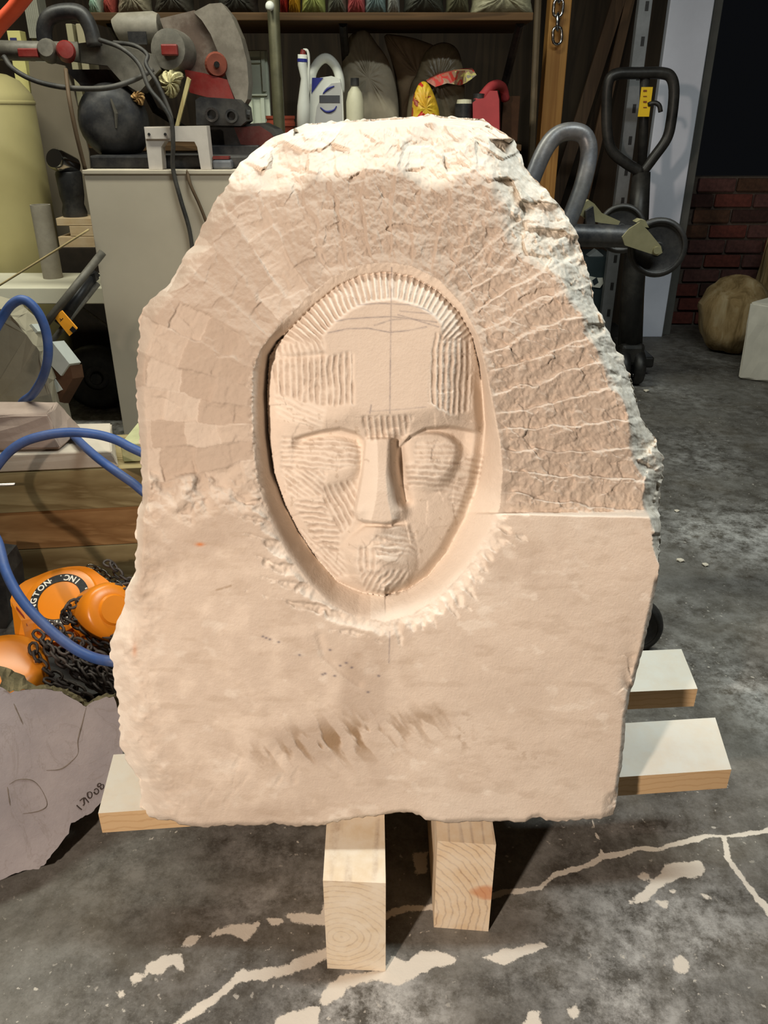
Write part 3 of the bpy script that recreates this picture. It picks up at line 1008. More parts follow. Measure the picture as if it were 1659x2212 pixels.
def build_floor():
    def axis(a, b, c, d, fine, coarse):
        return np.unique(np.concatenate([np.arange(a, b, coarse), np.arange(b, c, fine), np.arange(c, d + coarse, coarse)]).round(5))
    xs = axis(-3.2, -0.75, 0.95, 4.4, 0.0042, 0.08)
    ys = axis(-2.2, 0.46, 1.30, 6.4, 0.0042, 0.06)
    X, Y = np.meshgrid(xs, ys)
    d5 = lambda pts: [tuple(G(1000 + x / 2.517, 1700 + y / 2.517).xy) for x, y in pts]
    d4 = lambda pts: [tuple(G(x / 2.37, 1850 + y / 2.37).xy) for x, y in pts]
    d7 = lambda pts: [tuple(G(500 + x / 2.37, 1650 + y / 2.37).xy) for x, y in pts]
    wob = fbm(X * 100, Y * 100, 2.2, 3, 5) * 0.004
    dust = np.zeros_like(X)

    def crack(pts, w):
        nonlocal dust
        d = dline(X, Y, pts) + wob
        dust = np.maximum(dust, np.clip(0.5 + (w - d) / (2 * w) * 1.2, 0, 1) * (d < 0.06))

    def patch(pts, soft=0.006):
        nonlocal dust
        d = sdpoly(X, Y, pts) + wob * 1.2
        dust = np.maximum(dust, np.clip(0.5 - d / soft * 0.5, 0, 1))

    crack(d5([(140, 600), (230, 570), (420, 550), (500, 475), (600, 450), (690, 425), (750, 380), (850, 365), (950, 335), (1060, 340),
              (1130, 315), (1250, 285), (1340, 265), (1420, 270), (1659, 240), (2000, 200)]), 0.0042)
    crack(d5([(1420, 270), (1440, 390), (1520, 500), (1600, 600), (1659, 670), (1750, 800)]), 0.0052)
    crack(d5([(705, 150), (715, 240), (745, 290), (755, 340), (745, 385)]), 0.0016)
    patch(d5([(910, 630), (960, 580), (1050, 500), (1090, 420), (1200, 410), (1280, 400), (1310, 430), (1300, 480), (1180, 500),
              (1100, 530), (1020, 600), (950, 640)]))
    patch(d5([(955, 485), (990, 462), (1015, 490), (980, 508)]))
    patch(d5([(110, 925), (200, 890), (300, 860), (450, 840), (465, 870), (380, 910), (300, 940), (220, 968), (150, 950)]))
    patch(d5([(1130, 930), (1190, 920), (1225, 960), (1210, 1010), (1150, 990)]))
    patch(d5([(325, 1280), (360, 1200), (420, 1220), (438, 1330), (330, 1330)]))
    patch(d5([(555, 1215), (610, 1188), (642, 1215), (600, 1248)]))
    patch(d5([(1050, 620), (1120, 612), (1110, 660), (1080, 655)]))
    patch(d5([(1115, 560), (1150, 555), (1155, 580), (1125, 590)]))
    patch(d5([(1290, 580), (1350, 590), (1365, 615), (1310, 610)]))
    patch(d4([(660, 620), (690, 590), (740, 600), (740, 555), (800, 530), (870, 495), (930, 490), (945, 520), (935, 590), (880, 560),
              (830, 610), (760, 600), (720, 640), (680, 670)]))
    patch(d4([(925, 468), (970, 405), (1022, 408), (1000, 440)]))
    patch(d4([(1070, 410), (1130, 360), (1200, 345), (1335, 332), (1320, 380), (1250, 440), (1190, 400), (1100, 410)]))
    patch(d4([(1368, 322), (1450, 312), (1452, 345), (1380, 357)]))
    patch(d4([(1460, 300), (1520, 282), (1640, 300), (1665, 230), (1700, 250), (1700, 340), (1590, 347), (1500, 337)]))
    crack(d4([(850, 900), (905, 858), (1000, 800), (1100, 720), (1180, 660), (1230, 612)]), 0.0055)
    crack(d4([(1230, 612), (1350, 605), (1480, 580), (1560, 545), (1690, 490), (1800, 470)]), 0.0085)
    patch(d4([(1415, 835), (1500, 800), (1600, 768), (1638, 772), (1640, 890), (1380, 900)]))
    patch(d4([(605, 700), (630, 690), (640, 705), (620, 720)], ))
    patch(d7([(780, 1060), (830, 990), (900, 1012), (980, 960), (1050, 960), (1160, 995), (1140, 1030), (1050, 1030), (960, 1080),
              (850, 1130), (760, 1112), (600, 1132), (560, 1200), (480, 1240), (448, 1220), (500, 1140), (560, 1090), (700, 1060)]))
    crack(d7([(770, 790), (830, 760), (890, 738), (1030, 736)]), 0.006)
    patch(d7([(925, 458), (1000, 455), (1000, 560), (940, 565)]))
    haze_lit = np.zeros_like(X) + 0.22

    def soft(px, py, rx, ry, amt, rot=0.0):
        nonlocal haze_lit
        g = G(px, py)
        c, s = math.cos(rot), math.sin(rot)
        u, v = (X - g.x) * c + (Y - g.y) * s, -(X - g.x) * s + (Y - g.y) * c
        haze_lit = np.maximum(haze_lit, amt * np.exp(-(u / rx) ** 2 - (v / ry) ** 2))
    soft(1330, 2120, 0.19, 0.11, 1.0)
    soft(1480, 2010, 0.18, 0.12, 0.8)
    soft(800, 2190, 0.13, 0.08, 1.0)
    soft(1500, 2210, 0.2, 0.1, 0.4)
    soft(600, 1950, 0.14, 0.06, 0.5, 0.25)
    soft(420, 2060, 0.16, 0.07, 0.35, 0.3)
    soft(560, 1850, 0.10, 0.05, 0.4)
    soft(1180, 1960, 0.1, 0.05, 0.5)
    soft(1380, 1790, 0.14, 0.03, 0.5)
    soft(1600, 1150, 0.30, 0.22, 1.0)
    soft(1500, 980, 0.20, 0.30, 0.65, -0.3)
    soft(1440, 840, 0.18, 0.42, 0.6, 0.5)
    soft(1620, 1500, 0.10, 0.16, 0.8)
    soft(1500, 1420, 0.12, 0.1, 0.5)
    soft(1600, 1360, 0.14, 0.1, 0.45)
    soft(1470, 1300, 0.10, 0.1, 0.4)
    soft(1560, 780, 0.10, 0.5, 0.5, 0.7)
    soft(215, 900, 0.30, 0.35, 1.0)  # lit floor left of the cabinet, light put into the colour
    soft(215, 900, 0.30, 0.35, 1.0)
    P = np.stack([X, Y, np.zeros_like(X)], -1)
    me = grid_mesh('floor', P[:, ::-1])
    attr(me, 'dust', dust[:, ::-1])
    attr(me, 'haze_lit', haze_lit[:, ::-1])
    o = link('floor', me, floor_material(), smooth=True)
    return tag(o, 'dusty stained dark concrete garage floor with dust-filled cracks', kind='structure')


floor = build_floor()

# ------------------------------------------------------------------ timbers and boards under the stone
def end_grain_wood(name, a, b, axis, ringc, dust=0.5, stain=False, top=False):
    """pine with growth rings about an axis (object space), dusted, with optional paler top"""
    t = NT(name)
    tc = t.n('ShaderNodeTexCoord')
    sx = t.n('ShaderNodeSeparateXYZ')
    t.l(tc.outputs['Object'], sx.inputs[0])
    nz = t.math('MULTIPLY', t.math('SUBTRACT', t.noise(t.coord((6, 0.6, 6)), 3, 4), 0.5), 0.022)
    i, j = {'x': (1, 2), 'y': (0, 2)}[axis]
    p = t.math('SUBTRACT', sx.outputs[i], ringc[0])
    q = t.math('SUBTRACT', sx.outputs[j], ringc[1])
    r = t.math('SQRT', t.math('ADD', t.math('MULTIPLY', p, p), t.math('MULTIPLY', q, q)))
    r = t.math('ADD', r, nz)
    f = t.math('FRACT', t.math('MULTIPLY', r, 95.0))
    col = t.ramp(f, [(0.0, lin(a)), (0.65, lin(a)), (0.85, lin(b)), (1.0, lin(a))])
    d = t.noise(t.coord(), 22, 6, 0.7)
    fac = t.ramp(d, [(0.3, (dust * (0.75 if top else 0.3),) * 3), (0.62, (dust,) * 3)])
    if top:                                  # paler upper side: settled dust, with overhead light put into the colour
        gn = t.n('ShaderNodeNewGeometry')
        sn = t.n('ShaderNodeSeparateXYZ')
        t.l(gn.outputs['Normal'], sn.inputs[0])
        fac = t.math('MULTIPLY', fac, t.ramp(sn.outputs[2], [(0.3, (0.12,) * 3), (0.8, (1, 1, 1))]))
    col = t.mix(fac, col, lin((208, 206, 198) if top else (232, 222, 204)))
    if stain:
        g = t.math('ADD', t.math('POWER', t.math('DIVIDE', t.math('SUBTRACT', sx.outputs[0], 0.035), 0.035), 2.0),
                   t.math('POWER', t.math('DIVIDE', t.math('SUBTRACT', sx.outputs[2], 0.085), 0.022), 2.0))
        g = t.math('ADD', g, t.math('MULTIPLY', t.noise(t.coord(), 40, 3), 0.7))
        col = t.mix(t.ramp(g, [(0.55, (0.62, 0.62, 0.62)), (1.0, (0, 0, 0))]), col, lin((196, 112, 48)))
    t.bump(f, 0.08, 0.003)
    return t.out(col, 0.8, 0, 0.2)


m_timber = end_grain_wood('pine_timber', (214, 190, 152), (150, 112, 70), 'y', (-0.015, 0.07), 0.93)
m_timber2 = end_grain_wood('pine_timber_knotty', (212, 180, 136), (140, 96, 56), 'y', (-0.13, 0.03), 0.72, True)
m_board = end_grain_wood('dusted_pine_board', (206, 172, 126), (192, 154, 106), 'x', (0.02, -0.13), 0.95, False, True)


def beam(name, fl, fr, zt, y1, dx, mat, label, cat, group=None):
    """timber lying front to back: front face left/right x at y, running to y1 with sideways shift dx"""
    bm = B()
    (xl, yl), (xr, yr) = fl, fr
    hexa(bm, [(xl, yl, 0.0), (xr, yr, 0.0), (xr + dx, y1, 0.0), (xl + dx, y1, 0.0),
              (xl, yl, zt), (xr, yr, zt), (xr + dx, y1, zt), (xl + dx, y1, zt)])
    return tag(fin(name, bm, mat, bev=0.0025), label, cat, group)


A_, B_ = G(707, 2092), G(833, 2098)
beam('timber', (A_.x, A_.y), (B_.x, B_.y), 0.184, 1.42, -0.01, m_timber,
     'pale square-cut timber on edge under the stone, nearest the camera', 'timber', 'timbers under the carved stone')
A_, B_ = G(937, 2003), G(1055, 2012)
beam('timber', (A_.x, A_.y), (B_.x, B_.y), 0.184, 1.45, 0.0, m_timber2,
     'shorter-looking timber under the stone with an orange stain on its end', 'timber', 'timbers under the carved stone')


def board(fl, fr, bl, br, z0, th, label):
    bm = B()
    hexa(bm, [(*fl, z0), (*fr, z0), (*br, z0), (*bl, z0), (*fl, z0 + th), (*fr, z0 + th), (*br, z0 + th), (*bl, z0 + th)])
    return tag(fin('support_board', bm, m_board, bev=0.002), label, 'board', 'boards under the carved stone')


zt = 0.1845 + 0.038
board(G(212, 1757, zt).xy, G(1580, 1662, zt).xy, G(245, 1630, zt).xy, G(1545, 1550, zt).xy, 0.1845, 0.038,
      'long dusty plank under the stone, front one, sticking out on both sides')
board(W(330, 1560, 1.02).xy, G(1507, 1488, zt).xy, W(340, 1490, 1.13).xy, G(1472, 1402, zt).xy, 0.1845, 0.038,
      'dusty plank under the back of the stone, rear one on the right')
# ------------------------------------------------------------------ walls, door jamb, brick wall
m_plywall = wood('dark_plywood', (58, 46, 33), (40, 31, 22), 'z', 3, 0.85)
m_white = plain('white_paint', (228, 232, 246), 0.55, var=0.05, scale=6, bump=0.02)
m_greytrim = plain('grey_trim', (92, 92, 88), 0.6, var=0.1)
m_mortar = plain('mortar', (84, 74, 66), 0.95, var=0.25, scale=60, bump=0.3)
m_bricks = [plain('brick_red', (92, 46, 38), 0.9, var=0.3, scale=40, bump=0.4),
            plain('brick_brown', (74, 50, 36), 0.9, var=0.3, scale=40, bump=0.4),
            plain('brick_dark', (56, 34, 30), 0.9, var=0.3, scale=40, bump=0.4),
            plain('brick_plum', (84, 54, 50), 0.9, var=0.3, scale=40, bump=0.4)]

bm = B()
box(bm, (-0.92, 4.46, 1.3), (4.6, 0.08, 2.6))
tag(fin('wall_back', bm, m_plywall), 'dark brown plywood back wall of the garage', kind='structure')
bm = B()
box(bm, (-3.2, 1.1, 1.3), (0.08, 6.6, 2.6))
tag(fin('wall_left', bm, m_plywall), 'dark plywood side wall left of the picture', kind='structure')

j0, j1 = G(1350, 728), G(1430, 728)
bm = B()
box(bm, ((j0.x + j1.x) / 2, j1.y + 0.045, 1.3), (j1.x - j0.x, 0.09, 2.6))
tag(fin('door_jamb', bm, m_white, bev=0.004), 'white painted jamb of the garage doorway', kind='structure').name = 'trim_1'
bm = B()
box(bm, (j1.x + 0.03, j1.y + 0.075, 1.3), (0.06, 0.05, 2.6))
tag(fin('trim_2', bm, m_greytrim, bev=0.003), 'grey weather strip along the white door jamb', kind='structure')

bw_y = 4.66
bm = B()
box(bm, (2.55, bw_y + 0.07, 0.40), (2.0, 0.10, 0.80))
brickwall = tag(fin('wall_outside', bm, m_mortar), 'low old red brick wall outside the doorway', kind='structure')
rb = random.Random(5)
ch, blen = 0.08, 0.215
brick_meshes = []
for k in range(8):
    bm = B()
    box(bm, (0, 0, 0), (0.20, 0.06, 0.066))
    bmesh.ops.bevel(bm, geom=list(bm.edges), offset=0.004, segments=1, affect='EDGES')
    for v in bm.verts:
        v.co += Vector((rb.uniform(-1, 1), rb.uniform(-1, 1), rb.uniform(-1, 1))) * 0.0018
    me = bpy.data.meshes.new('brick')
    bm.to_mesh(me)
    bm.free()
    me.materials.append(m_bricks[k % 4])
    brick_meshes.append(me)
for row in range(10):
    n = 7
    for i in range(n):
        x = 1.60 + i * blen + (0.107 if row % 2 else 0)
        o = bpy.data.objects.new('brick', brick_meshes[rb.randrange(8)])
        COL.objects.link(o)
        o.parent = brickwall
        o.location = Vector((x + 0.1, bw_y + 0.024 + rb.uniform(-0.004, 0.004), 0.04 + row * ch)) - world_loc(brickwall)

# ------------------------------------------------------------------ shelves and posts
m_shelf = wood('brown_shelf_board', (96, 70, 42), (70, 50, 28), 'x', 6, 0.75)
m_post = wood('yellow_pine_post', (176, 130, 68), (148, 102, 48), 'z', 5, 0.6)
m_steel = plain('dull_steel', (120, 116, 102), 0.45, 0.6, var=0.15)
m_pipe = plain('green_grey_pipe', (92, 88, 66), 0.5, 0.4, var=0.2)
m_black = plain('black_plastic', (30, 30, 32), 0.45, var=0.2, dust=0.10)
m_rubber = plain('black_rubber', (24, 23, 23), 0.5, var=0.2, dust=0.07)
m_dkgrey = plain('charcoal_casting', (42, 42, 45), 0.5, 0.2, var=0.2, dust=0.15)
m_grey = plain('grey_casting', (88, 84, 76), 0.55, 0.2, var=0.15, dust=0.25)
m_red = plain('red_plastic', (120, 32, 28), 0.45, var=0.15, dust=0.08)
m_cream = plain('cream_plastic', (205, 200, 172), 0.5, var=0.06)
m_offwhite = plain('white_plastic', (224, 224, 214), 0.45, var=0.04, bump=0.0)
m_blue = plain('blue_print', (42, 48, 132), 0.5, var=0.05, bump=0)
m_yellow = plain('yellow_label', (214, 176, 30), 0.5, var=0.08, bump=0)
m_zinc = plain('yellow_zinc', (176, 168, 130), 0.4, 0.5, var=0.15)
m_chrome = plain('chrome', (190, 190, 190), 0.18, 1.0, var=0.05, bump=0)

SHY, SHZ = 3.30, 1.0
zs = W(800, 44, SHY).z
xr_ = W(1152, 40, SHY).x


def shelf(name, x0, x1, z, th, label):
    o = thing(name, ((x0 + x1) / 2, SHY + 0.2, z), label, 'shelf')
    bm = B()
    box(bm, ((x0 + x1) / 2, SHY + 0.21, z + th / 2), (x1 - x0, 0.42, th))
    fin('board', bm, m_shelf, o, bev=0.003)
    for x in (x0 + 0.06, x1 - 0.05):
        bm = B()
        box(bm, (x, SHY + 0.36, z / 2), (0.06, 0.06, z))
        fin('leg', bm, m_shelf, o)
    return o


sh_up = thing('upper_shelf', (-0.5, SHY + 0.8, zs), 'upper brown wooden shelf holding bags along the back wall', 'shelf')
bm = B()
box(bm, ((-1.06 + xr_) / 2, SHY + 0.25, zs + 0.012), (xr_ + 1.06, 0.5, 0.025))
fin('board', bm, m_shelf, sh_up, bev=0.003)
for x in (-1.0, -0.15, xr_ - 0.03):
    bm = B()
    tube(bm, [(x, SHY + 0.10, zs), (x, SHY + 0.60, zs - 0.28), (x, 4.42, zs - 0.36)], 0.016, 8)
    fin('bracket', bm, m_black, sh_up)
sh_lo = shelf('storage_shelf', -1.0, W(1128, 300, SHY).x, SHZ - 0.022, 0.022, 'lower shelf with garden jugs, half hidden behind the carved stone')

# yellow post with chain
yp = thing('wood_post', (W(1210, 300, 3.75).x, 3.75, 0), 'upright yellow pine post with a chain hung on it', 'post')
pa, pb = W(1190, 0, 3.72), W(1236, 0, 3.72)
bm = B()
box(bm, ((pa.x + pb.x) / 2, 3.765, 1.2), (pb.x - pa.x, 0.09, 2.4))
fin('post', bm, m_post, yp, bev=0.003)


def link_mesh(name, L, w, r, mat, seg=6, n=5):
    """oval chain link, long axis X, flat in XY"""
    pts = []
    h = (L - w) / 2
    for k in range(n + 1):
        a = -math.pi / 2 + math.pi * k / n
        pts.append((h + w / 2 * math.cos(a), w / 2 * math.sin(a), 0))
    for k in range(n + 1):
        a = math.pi / 2 + math.pi * k / n
        pts.append((-h + w / 2 * math.cos(a), w / 2 * math.sin(a), 0))
    bm = B()
    tube(bm, pts, r, seg, cyclic=True)
    bmesh.ops.recalc_face_normals(bm, faces=bm.faces)
    me = bpy.data.meshes.new(name)
    bm.to_mesh(me)
    bm.free()
    me.polygons.foreach_set('use_smooth', np.ones(len(me.polygons), bool))
    me.materials.append(mat)
    return me


def chain(path, me, pitch, parent, name='chain_link', seed=0, jit=0.0, roll0=0.0):
    rg = random.Random(seed)
    pts = smooth_path(path, 24)
    acc, last, k = 0.0, pts[0], 0
    out = []
    dist = [0.0]
    for a, b in zip(pts[:-1], pts[1:]):
        dist.append(dist[-1] + (b - a).length)
    n = int(dist[-1] / pitch)
    xs_, ys_, zs_ = [[p[i] for p in pts] for i in range(3)]
    for k in range(n):
        s = (k + 0.5) * pitch
        p = Vector([np.interp(s, dist, c) for c in (xs_, ys_, zs_)])
        q = Vector([np.interp(s + pitch * 0.4, dist, c) for c in (xs_, ys_, zs_)])
        x = (q - p).normalized()
        m = frame(x)                      # z along chain
        m = Matrix((m.col[2], m.col[0], m.col[1])).transposed()
        m = m @ Matrix.Rotation(roll0 + (math.pi / 2 if k % 2 else 0) + rg.uniform(-0.35, 0.35), 3, 'X')
        m = m @ Matrix.Rotation(rg.uniform(-0.2, 0.2), 3, 'Z')
        o = bpy.data.objects.new(name, me)
        COL.objects.link(o)
        o.parent = parent
        o.location = p + Vector((rg.uniform(-jit, jit), rg.uniform(-jit, jit), rg.uniform(-jit, jit))) - world_loc(parent)
        o.rotation_euler = m.to_euler()
        out.append(o)
    return out


pc = thing('hanging_chain', W(1205, 90, 3.70), 'short galvanised chain hanging down the yellow wooden post', 'chain')
lm = link_mesh('chain_link', 0.062, 0.036, 0.006, m_chrome)
chain([W(1207, -60, 3.69), W(1206, 20, 3.69), W(1203, 98, 3.69)], lm, 0.047, pc, seed=4)

# steel pipe stand with pale knob
ps = thing('pipe_stand', W(600, 300, 3.22), 'upright greenish steel pipe with a white knob near the red pot', 'stand')
a, b = W(588, -40, 3.22), W(604, 290, 3.22)
bm = B()
tube(bm, [(a.x, a.y, 2.2), (b.x, b.y, 1.0), (b.x + 0.02, b.y, 0.0)], 0.021, 14)
fin('pipe', bm, m_pipe, ps, True)
bm = B()
c = W(583, 13, 3.18)
lathe(bm, [(0, -0.012), (0.012, -0.01), (0.016, 0), (0.012, 0.01), (0, 0.012)], c, (0, -1, 0.2), 16)
fin('knob', bm, m_offwhite, ps, True)
# ------------------------------------------------------------------ things on the shelves
def bag(name, outline, Y, depth, mat, label, cat, z0=None, group=None, seed=1, parent=None, crumple=0.006):
    """soft bag: outline traced at its distance, swelling towards the viewer and away"""
    pts = poly(outline, Y)
    if z0 is not None:
        zmin = min(p.z for p in pts)
        for p in pts:
            if p.z < zmin + 0.012:
                p.z = z0
    cx = sum(p.x for p in pts) / len(pts)
    cz = sum(p.z for p in pts) / len(pts)
    n = 44
    # resample outline
    P = smooth_path(pts, 6, True)
    if z0 is not None:
        for p in P:
            p.z = max(p.z, z0)
    rings = []
    bm = B()
    rg = np.random.default_rng(seed)
    K = 6
    front, back = [], []
    for sgn, store in ((-1, front), (1, back)):
        for k in range(K + 1):
            f = math.cos(math.pi / 2 * k / K)          # 1 at the outline .. 0 in the middle
            d = math.sin(math.pi / 2 * k / K) * depth / 2
            if k == K:
                store.append([bm.verts.new((cx, Y + sgn * d, cz))])
            elif k == 0 and sgn == 1:
                store.append(front[0])
            else:
                row = []
                for i, p in enumerate(P):
                    w = crumple * math.sin(i * 1.7 + k * 1.3 + seed) * (1 if k else 0)
                    row.append(bm.verts.new((cx + (p.x - cx) * f, Y + sgn * (d + w), cz + (p.z - cz) * f)))
                store.append(row)
        for a, b in zip(store[:-1], store[1:]):
            m = len(a)
            for i in range(m):
                i2 = (i + 1) % m
                try:
                    if len(b) == 1:
                        bm.faces.new((a[i], a[i2], b[0]))
                    else:
                        bm.faces.new((a[i], a[i2], b[i2], b[i]))
                except ValueError:
                    pass
    o = fin(name, bm, mat, parent, True)
    if parent is None:
        tag(o, label, cat, group)
    return o


def print_mat(name, cols, scale=9, rough=0.45):
    t = NT(name)
    n = t.noise(t.coord(), scale, 2, 0.4, 0.5)
    k = len(cols)
    r = t.n('ShaderNodeValToRGB')
    r.color_ramp.interpolation = 'CONSTANT'
    el = r.color_ramp.elements
    while len(el) < k:
        el.new(0.5)
    for i, c in enumerate(cols):
        el[i].position = 0.0 if i == 0 else 0.30 + 0.42 * i / k
        el[i].color = (*lin(c), 1)
    t.l(n, r.inputs[0])
    return t.out(r.outputs[0], rough, 0, 0.4)


m_sackw = plain('pale_sack', (158, 148, 128), 0.6, var=0.2, scale=9, bump=0.3)
m_sackt = plain('tan_sack', (126, 108, 84), 0.6, var=0.25, scale=9, bump=0.3)
m_sackd = plain('dim_clear_bag', (104, 94, 74), 0.4, var=0.3, scale=12, bump=0.4)
m_terra = plain('terracotta', (150, 66, 44), 0.8, var=0.12)
m_gas = plain('faded_red_plastic', (168, 62, 64), 0.5, var=0.12, scale=12)
m_brownbox = plain('brown_cardboard', (84, 56, 36), 0.85, var=0.2)
m_snack = print_mat('printed_foil', [(196, 50, 34), (214, 176, 44), (214, 170, 50), (150, 66, 40)], 14)
m_magazine = print_mat('printed_paper', [(170, 100, 82), (186, 60, 52), (160, 126, 104), (200, 190, 120), (150, 140, 128)], 16)

# weed sprayer jug
j = thing('sprayer_jug', W(708, 300, 3.42), 'white garden sprayer jug with blue marks and a white wand beside it', 'jug')
Yj = 3.40
bm = B()
prism(bm, poly([(668, 300), (670, 200), (678, 178), (690, 168), (716, 164), (734, 170), (740, 200), (744, 300)], Yj), (0, 0.11, 0))
fin('body', bm, m_offwhite, j, bev=0.008)
bm = B()
tube(bm, [W(672, 200, Yj + 0.05), W(674, 160, Yj + 0.05), W(688, 134, Yj + 0.05), W(706, 126, Yj + 0.05), W(724, 142, Yj + 0.05),
          W(734, 170, Yj + 0.05), W(736, 200, Yj + 0.05)], 0.017, 10, smooth=5)
fin('handle', bm, m_offwhite, j, True)
bm = B()
prism(bm, poly([(676, 300), (684, 232), (700, 194), (716, 180), (736, 178), (741, 300)], Yj - 0.003), (0, 0.004, 0))
lab = fin('label', bm, plain('grey_label', (186, 184, 180), 0.5, var=0.05, bump=0), j)
bm = B()
prism(bm, poly([(674, 168), (698, 168), (690, 178), (673, 202)], Yj - 0.004), (0, 0.004, 0))
fin('blue_triangle', bm, m_blue, j)
bm = B()
prism(bm, poly([(690, 206), (734, 206), (734, 222), (690, 222)], Yj - 0.005), (0, 0.003, 0))
fin('name_panel', bm, plain('dark_print', (74, 74, 78), 0.5, var=0.1, bump=0), lab)
for arc in ([(692, 232), (702, 240), (712, 241), (722, 237), (727, 229)], [(698, 202), (708, 192), (722, 186)]):
    bm = B()
    tube(bm, [W(x, y, Yj - 0.005) for x, y in arc], [0.002, 0.005, 0.002], 6, smooth=4, flat=1)
    fin('blue_swoosh', bm, m_blue, lab)
bm = B()
tube(bm, [W(654, 300, 3.36), W(656, 230, 3.36), W(658, 170, 3.36), W(653, 140, 3.36), W(653, 118, 3.36)], [0.026, 0.024, 0.014, 0.017, 0.017], 12)
wd = fin('wand', bm, m_offwhite, j, True)
bm = B()
tube(bm, [W(653, 134, 3.36), W(653, 127, 3.36)], 0.0185, 12)
fin('blue_band', bm, m_blue, wd)
bm = B()
tube(bm, [W(654, 118, 3.36), W(655, 107, 3.36)], [0.011, 0.008], 10)
fin('red_tip', bm, m_red, wd)
bm = B()
tube(bm, [W(655, 108, 3.36), W(664, 110, 3.36), W(667, 130, 3.36), W(666, 180, 3.36), W(664, 290, 3.36)], 0.005, 8, smooth=5)
fin('hose', bm, m_offwhite, wd, True)

# bottle
c = W(768, 300, 3.40)
pxm = PXM(768, 250, 3.40)
bt = thing('squat_bottle', c, 'small cream plastic bottle with black cap right of the jug', 'bottle')
zt_ = W(768, 188, 3.40).z
bm = B()
lathe(bm, [(0, SHZ), (0.032, SHZ), (0.034, SHZ + 0.01), (0.034, zt_ - 0.05), (0.026, zt_ - 0.018), (0.013, zt_), (0.013, zt_ + 0.008), (0, zt_ + 0.008)],
      (c.x, c.y, 0), seg=20)
fin('body', bm, m_cream, bt, True, auto=40)
bm = B()
lathe(bm, [(0, zt_ + 0.004), (0.016, zt_ + 0.004), (0.016, zt_ + 0.03), (0, zt_ + 0.03)], (c.x, c.y, 0), seg=16)
fin('cap', bm, m_black, bt)

bag('paper_sack', [(740, 300), (736, 220), (740, 130), (752, 84), (770, 68), (792, 66), (812, 92), (838, 130), (856, 190), (862, 250), (860, 300)],
    3.58, 0.13, m_sackw, 'tall pale feed sack standing behind the cream bottle', 'sack', SHZ, 'sacks on the lower shelf', 2)
bag('paper_sack', [(868, 300), (862, 230), (850, 150), (832, 90), (832, 76), (846, 74), (900, 84), (960, 110), (1000, 150), (1005, 220), (990, 300)],
    3.66, 0.10, m_sackt, 'dim brown sack leaning behind the knotted plastic bag', 'sack', SHZ, 'sacks on the lower shelf', 3)
bag('plastic_bag', [(888, 300), (884, 200), (900, 160), (915, 120), (935, 98), (965, 92), (990, 110), (1002, 160), (1004, 220), (1000, 300)],
    3.54, 0.09, m_sackd, 'cloudy clear plastic bag with a looped top between sack and packet', 'bag', SHZ, None, 4)
bag('snack_bag', [(892, 300), (890, 230), (896, 200), (908, 178), (924, 180), (940, 210), (950, 250), (952, 300)],
    3.40, 0.07, m_snack, 'shiny yellow and red foil bag standing on the lower shelf', 'bag', SHZ, None, 5)
# crumpled printed packet resting on the bags
bm = B()
pk = [(922, 176), (950, 160), (985, 154), (1024, 150), (1030, 162), (1008, 178), (996, 184), (965, 180), (940, 188)]
pp = poly(pk, 3.42)
for i, p in enumerate(pp):
    p.y += 0.02 * math.sin(i * 2.3)
prism(bm, pp, (0, 0.05, 0.008))
bmesh.ops.subdivide_edges(bm, edges=list(bm.edges), cuts=1)
for v in bm.verts:
    v.co.y += random.Random(int(v.co.x * 9999)).uniform(-0.012, 0.012)
bmesh.ops.triangulate(bm, faces=list(bm.faces))
tag(fin('paper_packet', bm, m_magazine), 'crumpled red and tan printed packet lying across the bags', 'packet')

# dark jar with pale lid
c = W(1000, 300, 3.45)
jr = thing('dark_jar', c, 'small dark jar with a pale lid left of the red fuel can', 'jar')
zt_ = W(1000, 224, 3.45).z
bm = B()
lathe(bm, [(0, SHZ), (0.035, SHZ), (0.036, zt_), (0, zt_)], (c.x, c.y, 0), seg=18)
fin('body', bm, m_black, jr, True, auto=40)
bm = B()
lathe(bm, [(0, zt_), (0.030, zt_), (0.028, zt_ + 0.014), (0, zt_ + 0.016)], (c.x, c.y, 0), seg=18)
fin('lid', bm, m_cream, jr)

# fuel can
g = thing('fuel_can', W(1060, 300, 3.42), 'faded red plastic fuel can at the right end of the lower shelf', 'fuel can')
Yg = 3.40
bm = B()
prism(bm, poly([(1022, 302), (1021, 222), (1030, 214), (1046, 212), (1058, 196), (1074, 196), (1078, 215), (1079, 302)], Yg), (0.03, 0.20, 0))
fin('body', bm, m_gas, g, bev=0.01)
bm = B()
tube(bm, [W(1030, 222, Yg + 0.02), W(1044, 206, Yg + 0.04), W(1058, 190, Yg + 0.06), W(1072, 183, Yg + 0.1), W(1086, 190, Yg + 0.17), W(1092, 215, Yg + 0.2)],
     0.018, 10, smooth=5)
fin('handle', bm, m_gas, g, True)
bm = B()
c = W(1034, 214, Yg + 0.03)
lathe(bm, [(0, -0.01), (0.022, -0.01), (0.022, 0.018), (0, 0.02)], c, seg=16)
fin('cap', bm, m_black, g)
bm = B()
box(bm, W(1100, 252, 3.70), (0.07, 0.08, 0.17))
bb = fin('brown_box', bm, m_brownbox, bev=0.004)
bb.location.z = SHZ
tag(bb, 'dark brown box behind the red fuel can', 'box')
bm = B()
a, b = W(1162, -20, 4.3), W(1156, 420, 4.2)
tube(bm, [(a.x, 4.38, 2.1), (b.x, 4.2, 0.0)], 0.017, 8)
tag(fin('wooden_stick', bm, m_sackt), 'thin brown stick leaning on the back wall left of the yellow post', 'stick')

